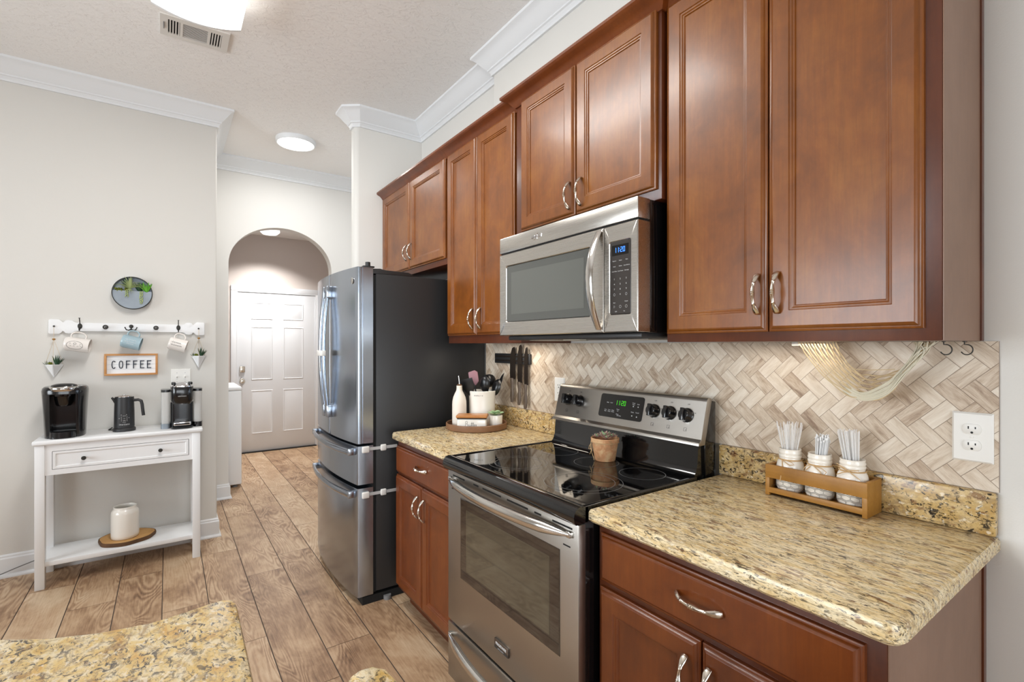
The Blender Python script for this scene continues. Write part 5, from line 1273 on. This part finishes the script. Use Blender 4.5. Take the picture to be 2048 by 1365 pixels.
def mug(label, c, tilt, r, ln, mat, deco, group=None):
    """hangs by its handle; the axis lies nearly along the wall, opening to the right and tilted down"""
    t = thing('mug', label, 'mug', c)
    d = Vector((math.cos(R(tilt)), -0.10, -math.sin(R(tilt)))).normalized(); up_ = Vector((0, 0, 1)); up_ = (up_ - d * up_.dot(d)).normalized(); sd = up_.cross(d)
    m = frame(Vector(c) - d * ln / 2, up_, d.cross(up_), d); b = B()
    b.lathe([(0, 0), (r * 0.86, 0), (r * 0.97, 0.006), (r, 0.014), (r, ln - 0.004), (r * 1.01, ln), (r * 0.95, ln), (r * 0.93, ln - 0.006), (r * 0.93, 0.010), (0, 0.008)], n=40, mat=m); b.out('cup', M[mat], t, smooth=50)
    b = B(); P = [(r - 0.003, ln * 0.20), (r + 0.016, ln * 0.19), (r + 0.030, ln * 0.30), (r + 0.033, ln * 0.48), (r + 0.030, ln * 0.66), (r + 0.016, ln * 0.79), (r - 0.003, ln * 0.78)]
    V = [Vector((a, 0, z)) for a, z in P]; b.tube([m @ catmull(V, k / 20) for k in range(21)], 0.0065, 10, side=m.to_3x3() @ Vector((0, 1, 0)), rs=0.0042); b.out('handle', M[mat], t, smooth=60)
    fr_ = frame(Vector(c) - sd * 0 + Vector((0, -1, 0)) * (r + 0.0006), d, up_, d.cross(up_))
    deco(t, Vector(c), d, up_, r)
    return t
def curve_pt(c, d, u, r, a, h):
    """point on the mug wall: a along the axis, h up from the middle (wrapping)"""
    n_ = d.cross(u); n_ = n_ if n_.y < 0 else -n_
    g_ = h / r; return c + d * a + (n_ * math.cos(g_) + u * math.sin(g_)) * (r + 0.0003)
def deco1(t, c, d, u, r):
    b = B(); pt = lambda a, h: curve_pt(c, d, u, r, a, h)
    b.tube([pt(-0.005 + 0.038 * math.cos(a), 0.026 * math.sin(a) - 0.004) for a in [k * 0.157 for k in range(40)]], 0.0008, 5, closed=True)
    b.tube([pt(-0.005 + 0.006 * math.cos(a), 0.006 * math.sin(a) + 0.006) for a in [k * 0.5236 for k in range(12)]], 0.0008, 5, closed=True)
    for a0 in (-0.028, -0.012, 0.006, 0.020): b.tube([pt(a0, -0.010), pt(a0 + 0.004, -0.006), pt(a0 + 0.008, -0.011)], 0.0006, 5)
    b.tube([pt(-0.03, 0.010), pt(-0.024, 0.006), pt(-0.03, 0.0)], 0.0006, 5); b.tube([pt(0.018, 0.010), pt(0.022, 0.004), pt(0.018, -0.002)], 0.0006, 5)
    b.out('printed_oval', M['inkdark'], t, smooth=60)
def deco_script(mat, rows):
    def f(t, c, d, u, r):
        b = B(); rr_ = random.Random(1); pt = lambda a, h: curve_pt(c, d, u, r, a, h)
        for h, a0, a1, amp, n in rows:
            b.tube([pt(a0 + (a1 - a0) * k / n, h + amp * (math.sin(k * 1.9) + 0.5 * math.sin(k * 3.1 + 1))) for k in range(n + 1)], 0.0008, 5)
        b.out('script_print', M[mat], t, smooth=60)
    return f
mug('large cream mug with oval emblem, leftmost on the rail', (-0.451, 3.982, 1.3645), 9, 0.0425, 0.118, 'mugwhite', deco1)
mug('pale blue mug hanging in the middle of the rail', (-0.190, 3.982, 1.3800), 15, 0.0420, 0.100, 'mugblue', deco_script('white', [(0.016, -0.03, 0.026, 0.004, 22), (0.002, -0.034, 0.030, 0.005, 26), (-0.010, -0.020, 0.018, 0.002, 14)]))
mug('white script-lettered mug, rightmost on the rail', (0.056, 3.982, 1.3655), 17, 0.0415, 0.100, 'mugwhite', deco_script('inkdark', [(0.012, -0.036, 0.020, 0.006, 26), (-0.006, -0.036, 0.028, 0.0045, 30)]))

# COFFEE sign
t = thing('coffee_sign', 'framed white letter sign reading COFFEE on the wall', 'sign', (-0.192, YW, 1.168))
b = B(); b.box(-0.322, -0.062, 4.045, 4.056, 1.176, 1.297); b.out('board', M['white'], t, smooth=0)
b = B()
for z in (1.205, 1.2365, 1.267): b.box(-0.322, -0.062, 4.0444, 4.0456, z, z + 0.0007)
b.out('groove', M['zinc'], t, smooth=0)
b = B()
for q_ in ((-0.330, -0.054, 1.294, 1.306), (-0.330, -0.054, 1.166, 1.178), (-0.330, -0.318, 1.178, 1.294), (-0.066, -0.054, 1.178, 1.294)): b.box(q_[0], q_[1], 4.030, 4.0595, q_[2], q_[3], 0.0015)
b.out('wooden_frame', M['framewood'], t, smooth=30)
b = B(); LW, LH, S_ = 0.023, 0.052, 0.0052; YL0, YL1 = 4.0385, 4.0452
def bar2(x0, x1, z0, z1): b.box(x0, x1, YL0, YL1, z0, z1, 0.0006)
zb, zt = 1.236 - LH / 2, 1.236 + LH / 2
def ringl(x, a0, a1):
    b.tube([(x + LW / 2 + (LW / 2 - S_ / 2) * math.copysign(abs(math.cos(R(a))) ** 0.8, math.cos(R(a))), (YL0 + YL1) / 2, 1.236 + (LH / 2 - S_ / 2) * math.sin(R(a))) for a in [a0 + (a1 - a0) * k / 24 for k in range(25)]], S_ / 2, 8)
xs = [-0.192 + (k - 2.5) * 0.0365 - LW / 2 for k in range(6)]
for x, ch in zip(xs, 'COFFEE'):
    if ch == 'C': ringl(x, 45, 315)
    elif ch == 'O': ringl(x, 0, 360)
    else:
        bar2(x, x + S_, zb, zt); bar2(x, x + LW, zt - S_, zt); bar2(x, x + LW * 0.82, 1.236 - S_ / 2 + 0.002, 1.236 + S_ / 2 + 0.002)
        if ch == 'E': bar2(x, x + LW, zb, zb + S_)
b.out('letters', M['letter'], t, smooth=50)

# hanging geometric planters
def spiky(b, c, n, ln, w, mi, seed, spread=0.8, dirv=(0, -0.25, 1)):
    r_ = random.Random(seed)
    for k in range(n):
        a = 2 * math.pi * k / n + r_.uniform(-.3, .3); s_ = spread * r_.uniform(0.25, 1.0)
        d = (Vector(dirv) + Vector((math.cos(a) * s_, math.sin(a) * s_ * 0.6, 0))).normalized()
        if d.y > 0.35: d.y = 0.35
        p = Vector(c) + Vector((math.cos(a) * 0.006, math.sin(a) * 0.004, 0)); b.leaf(p, p + d * ln * r_.uniform(0.7, 1.1), w, (0, 0, 0.002), 6, 0.35, mi=mi, pt=0.3)
def hanger(label, x, ztop, zh, w, dep, h):
    t = thing('hanging_planter', label, 'planter', (x, YW, ztop - h), None)
    yb = YW - 0.012; tt = bmesh.new()
    A = [tt.verts.new(p) for p in ((x - w, yb, ztop), (x + w, yb, ztop), (x, yb - dep, ztop), (x, yb - 0.012, ztop - h))]
    tt.faces.new((A[0], A[2], A[3])); tt.faces.new((A[2], A[1], A[3])); tt.faces.new((A[1], A[0], A[3])); tt.faces.new((A[0], A[1], A[2]))
    bmesh.ops.recalc_face_normals(tt, faces=tt.faces); bmesh.ops.bevel(tt, geom=list(tt.edges), offset=0.0022, segments=1, affect='EDGES')
    b = B(); b.add(tt)
    cen = lambda P: sum((Vector(p) for p in P), Vector()) / 3
    for P in (((x - w, yb, ztop), (x, yb - dep, ztop), (x, yb - 0.012, ztop - h)), ((x, yb - dep, ztop), (x + w, yb, ztop), (x, yb - 0.012, ztop - h))):
        g_ = cen(P); b.tube([Vector(p).lerp(g_, 0.25) + Vector((0, -0.0005, 0)) for p in P], 0.0009, 5, closed=True)
    b.out('pot', M['white'], t, smooth=0)
    kx, kz = x + (0.0), zh
    b = B(); kp = Vector((kx, YB - 0.006, zc)); bead = Vector((kx, YB - 0.006, zh))
    b.tube([kp, bead], 0.0008, 5)
    for p in ((x - w * 0.9, yb - 0.002, ztop), (x + w * 0.9, yb - 0.002, ztop), (x, yb - dep * 0.95, ztop)): b.tube([bead, p], 0.0007, 5)
    b.out('hanging_cord', M['cord'], t); b = B(); b.sphere(bead, (0.0085, 0.0085, 0.006)); b.out('bead', M['crate'], t)
    b = B(); spiky(b, (x + w * 0.32, yb - dep * 0.35, ztop - 0.004), 15, 0.062, 0.0045, 0, 3, 0.75, (0.25, -0.2, 1)); b.out('aloe', M['leafd'], t, smooth=60)
    b = B(); c_ = Vector((x - w * 0.35, yb - dep * 0.35, ztop + 0.001))
    for k in range(18):
        a = k * 2.4; e = 0.2 + 1.2 * k / 18; d = Vector((math.cos(a) * math.cos(e), math.sin(a) * math.cos(e), math.sin(e))); b.leaf(c_, c_ + d * 0.017, 0.005, n=5, thick=0.5)
    b.out('moss_rosette', M['leafm'], t, smooth=60)
    b = B(); spiky(b, (x - w * 0.75, yb - dep * 0.15, ztop - 0.003), 7, 0.026, 0.002, 0, 5, 0.9, (-0.4, -0.2, 1)); b.out('sprig', M['leafd'], t, smooth=60)
hanger('left white geometric planter with succulents hanging from the rail', -0.565, 1.2440, 1.398, 0.045, 0.060, 0.082)
hanger('right white geometric planter with succulents hanging from the rail', 0.177, 1.2880, 1.410, 0.043, 0.058, 0.088)

# round metal wall planter
wx, wz, wr = -0.187, 1.701, 0.104
t = thing('round_wall_planter', 'round galvanised wall planter with succulents above the mug rail', 'planter', (wx, YW, wz - wr))
mY = lambda y: Matrix.Translation((wx, y, wz)) @ align((0, -1, 0))
b = B(); b.lathe([(0, 0), (wr, 0), (wr, 0.042), (wr - 0.003, 0.044), (wr - 0.003, 0.004), (0, 0.004)], n=64, mat=mY(YW - 0.0005)); b.out('pan', M['zinc'], t, smooth=40)
b = B(); b.tube([(wx + wr * math.cos(a), YW - 0.043, wz + wr * math.sin(a)) for a in [k * 2 * math.pi / 64 for k in range(64)]], 0.0025, 6, closed=True); b.out('rim', M['iron'], t, smooth=60)
o = [((wr - 0.003) * math.cos(R(a)), (wr - 0.003) * math.sin(R(a))) for a in range(180 + 2, 360 - 1, 4)]
b = B(); b.prism([(wx + x, wz + 0.018 + z) if k in (0, len(o) - 1) else (wx + x, wz + z) for k, (x, z) in enumerate(o)], 'Y', YW - 0.040, YW - 0.037); b.out('pocket', M['zinc'], t, smooth=0)
zp = wz + 0.012
b = B(); r_ = random.Random(12)
for k in range(30):
    a = math.pi * (k + 0.5) / 30 + r_.uniform(-.1, .1); ln = r_.uniform(0.055, 0.092) if 0.35 < a < 2.8 else 0.095
    d = Vector((math.cos(a) * 1.0, -0.25 - 0.3 * r_.random(), 0.25 + 0.8 * math.sin(a))).normalized(); p = Vector((wx - 0.014, YW - 0.040, zp + 0.014))
    e_ = p + d * ln; e_.z -= 0.030 * (1 - math.sin(a)); b.leaf(p, e_, 0.0034, (0, -0.004, 0.016), 8, 0.4, pt=0.25)
for k in range(5):
    p = Vector((wx - 0.014, YW - 0.042, zp + 0.012)); b.leaf(p, p + Vector((-0.028 + 0.013 * k, -0.016, -0.030)), 0.0026, (0, -0.006, 0.010), 8, 0.4, pt=0.25)
b.out('air_plant', M['leafp'], t, smooth=60)
b = B(); spiky(b, (wx + 0.074, YW - 0.036, zp - 0.002), 16, 0.068, 0.0062, 0, 21, 0.9, (-0.25, -0.3, 1)); b.out('bright_aloe', M['leafg'], t, smooth=60)
b = B(); spiky(b, (wx + 0.036, YW - 0.026, zp), 26, 0.066, 0.0062, 0, 9, 0.9, (0.0, -0.1, 1)); spiky(b, (wx - 0.028, YW - 0.02, zp + 0.02), 16, 0.068, 0.005, 0, 10, 0.5, (-0.1, -0.1, 1)); b.out('dark_fern', M['leafd'], t, smooth=60)
b = B(); r_ = random.Random(4)
for k in range(40): b.sphere((wx - 0.055 + r_.uniform(-0.034, 0.034), YW - 0.024 + r_.uniform(-0.012, 0.010), zp - 0.004 + r_.uniform(0, 0.020)), r_.uniform(0.004, 0.008), 0, 8, 6)
b.out('moss', M['leafm'], t, smooth=60)
for sx0, ln in ((-0.028, 0.044), (0.046, 0.085)):
    b = B(); r_ = random.Random(int(ln * 1000)); n = int(ln / 0.0045)
    b.tube([(wx + sx0, YW - 0.040, zp + 0.004), (wx + sx0, YW - 0.046, zp - 0.01), (wx + sx0 + 0.003, YW - 0.047, zp - ln)], 0.0008, 5)
    for k in range(n):
        for s_ in (-1, 1): b.sphere((wx + sx0 + s_ * r_.uniform(0.002, 0.008), YW - 0.047 - r_.uniform(0, 0.004), zp - k * 0.0045), r_.uniform(0.0028, 0.0042), 0, 8, 6)
    b.out('trailing_pearls', M['leafp'], t, smooth=60)

def wall_plate():
    x0, x1, z0, z1 = 0.019, 0.132, 1.085, 1.199; xm = (x0 + x1) / 2
    t = thing('light_switch', 'white double switch plate on the wall behind the pod machine', 'light switch', (xm, YW, z0))
    b = B(); b.rects([(x0, x1, z0, z1, YW), (x0, x1, z0, z1, YW - 0.002), (x0 + 0.004, x1 - 0.004, z0 + 0.004, z1 - 0.004, YW - 0.006)], 'Y-'); b.out('cover_plate', M['whitepl'], t, smooth=20)
    for x in (xm - 0.023, xm + 0.023):
        b = B(); b.box(x - 0.005, x + 0.005, YW - 0.007, YW - 0.004, 1.130, 1.154); b.prism([(YW - 0.006, 1.136), (YW - 0.017, 1.146), (YW - 0.017, 1.150), (YW - 0.006, 1.150)], 'X', x - 0.0035, x + 0.0035); b.out('toggle', M['whitepl'], t, smooth=0)
    b = B()
    for x in (xm - 0.023, xm + 0.023):
        b.box(x - 0.0052, x + 0.0052, YW - 0.0066, YW - 0.0055, 1.1285, 1.1300)
        for z in (1.112, 1.172): b.sphere((x, YW - 0.006, z), (0.002, 0.001, 0.002), 0, 8, 6)
    b.out('screws', M['zinc'], t)
wall_plate()

# ---------------------------------------------------------------- washer in the laundry room
t = thing('washing_machine', 'white top-load washing machine seen through the arch', 'washing machine', (0.27, 5.66, 0))
b = B(); b.box(-0.10, 0.583, 5.335, 6.0, 0.025, 0.925, 0.012, 3); b.out('cabinet', M['white'], t, smooth=40)
b = B(); b.box(-0.102, 0.587, 5.332, 6.002, 0.926, 0.962, 0.014, 3); b.out('lid', M['white'], t, smooth=40)
b = B(); b.prism([(-0.10, 0.962), (0.10, 0.962), (0.04, 1.09), (-0.10, 1.10)], 'Y', 5.335, 6.0, bev=0.008); b.out('control_console', M['white'], t, smooth=40)
for x, y in ((0.53, 5.38), (-0.05, 5.38), (0.53, 5.95), (-0.05, 5.95)):
    b = B(); b.lathe([(0, 0), (0.022, 0), (0.022, 0.012), (0.008, 0.014), (0.008, 0.026), (0, 0.026)], (x, y, 0), 16); b.out('foot', M['hose'], t)

# ---------------------------------------------------------------- ceiling fixtures
t = thing('ceiling_light', 'long white wraparound ceiling light at the top edge of the photo', 'ceiling light', (0.115, 2.15, ZC))
cxl, hw, ya, yb_ = 0.118, 0.180, 1.52, 2.775
sec = [(cxl + hw * u, 2.932 - 0.034 * (1 - u * u)) for u in [-1 + 0.125 * k for k in range(17)]]
b = B(); b.prism([(cxl - hw, 2.985)] + sec + [(cxl + hw, 2.985)], 'Y', ya + 0.012, yb_ - 0.012); b.out('diffuser', M['lampdif'], t, smooth=30)
b = B(); b.box(cxl - hw + 0.02, cxl + hw - 0.02, ya + 0.02, yb_ - 0.02, 2.985, ZC - 0.0005)
sec2 = [(x, z - 0.004) for x, z in sec]; top = [(x, z + 0.030) for x, z in reversed(sec)]
for y0, y1 in ((ya, ya + 0.012), (yb_ - 0.012, yb_)): b.prism(sec2 + top, 'Y', y0, y1)
b.out('housing', M['trim'], t, smooth=30)
area('ceiling_lamp_light', (cxl, 2.15, 2.89), (0, 0, 0), 0.34, 1.2, 24, (1, 0.985, 0.955))
t = thing('flush_light', 'round flush ceiling light in the hall before the arch', 'ceiling light', (0.853, 4.265, ZC))
b = B(); b.lathe([(0.150, 0), (0.150, -0.026), (0.142, -0.036), (0.136, -0.034), (0.136, 0)], (0.853, 4.265, ZC), 48, closed=True); b.out('trim_ring', M['trim'], t, smooth=40)
b = B(); b.lathe([(0.137, -0.030), (0.12, -0.040), (0.07, -0.046), (0, -0.048)], (0.853, 4.265, ZC), 48); b.out('diffuser', M['ledoff'], t, smooth=60)
area('hall_lamp_light', (0.853, 4.265, 2.97), (0, 0, 0), 0.22, 0.22, 9, (1, 0.99, 0.97))
t = thing('flush_light', 'small ceiling light in the laundry room beyond the arch', 'ceiling light', (1.0, 6.45, 2.77))
b = B(); b.lathe([(0, 0), (0.11, 0), (0.11, -0.02), (0, -0.02)], (1.0, 6.45, 2.77), 32); b.out('canopy', M['nickel'], t, smooth=40)
b = B(); b.lathe([(0.105, -0.0205), (0.11, -0.05), (0.08, -0.08), (0, -0.092)], (1.0, 6.45, 2.77), 32); b.out('glass_shade', M['shade'], t, smooth=60)
area('laundry_lamp_light', (1.0, 6.45, 2.66), (0, 0, 0), 0.2, 0.2, 22, (1, 0.985, 0.965), 125)
t = thing('air_vent', 'white rectangular ceiling air vent beside the long ceiling light', 'vent', (0.122, 3.10, ZC))
vx0, vx1, vy0, vy1, vz = -0.032, 0.274, 3.003, 3.203, ZC
b = B()
e_ = 0.034
for q_ in ((vx0, vx1, vy0, vy0 + e_), (vx0, vx1, vy1 - e_, vy1), (vx0, vx0 + e_, vy0 + e_, vy1 - e_), (vx1 - e_, vx1, vy0 + e_, vy1 - e_), (vx0 + 0.085, vx0 + 0.098, vy0 + e_, vy1 - e_), (vx1 - 0.098, vx1 - 0.085, vy0 + e_, vy1 - e_)): b.box(q_[0], q_[1], q_[2], q_[3], vz - 0.009, vz - 0.0003)
b.out('frame', M['grille'], t, smooth=30)
b = B(); b.box(vx0 + 0.03, vx1 - 0.03, vy0 + 0.03, vy1 - 0.03, vz - 0.0025, vz - 0.0008); b.out('duct_opening', M['dark'], t, smooth=0)
for xs_ in (vx0 + 0.034, vx1 - 0.085):
    for k in range(4):
        b = B(); x = xs_ + 0.006 + k * 0.0125; b.box(x, x + 0.0055, vy0 + 0.034, vy1 - 0.034, vz - 0.009, vz - 0.005); b.out('louvre', M['grille'], t, smooth=0)
for k in range(12):
    b = B(); y = vy0 + 0.037 + k * 0.0108; b.box(vx0 + 0.098, vx1 - 0.098, y, y + 0.0034, vz - 0.0075, vz - 0.0055); b.out('louvre', M['grille'], t, smooth=0)
b = B(); b.box(vx0 + 0.014, vx0 + 0.018, 3.07, 3.13, vz - 0.014, vz - 0.008); b.out('damper_lever', M['hose'], t, smooth=0)
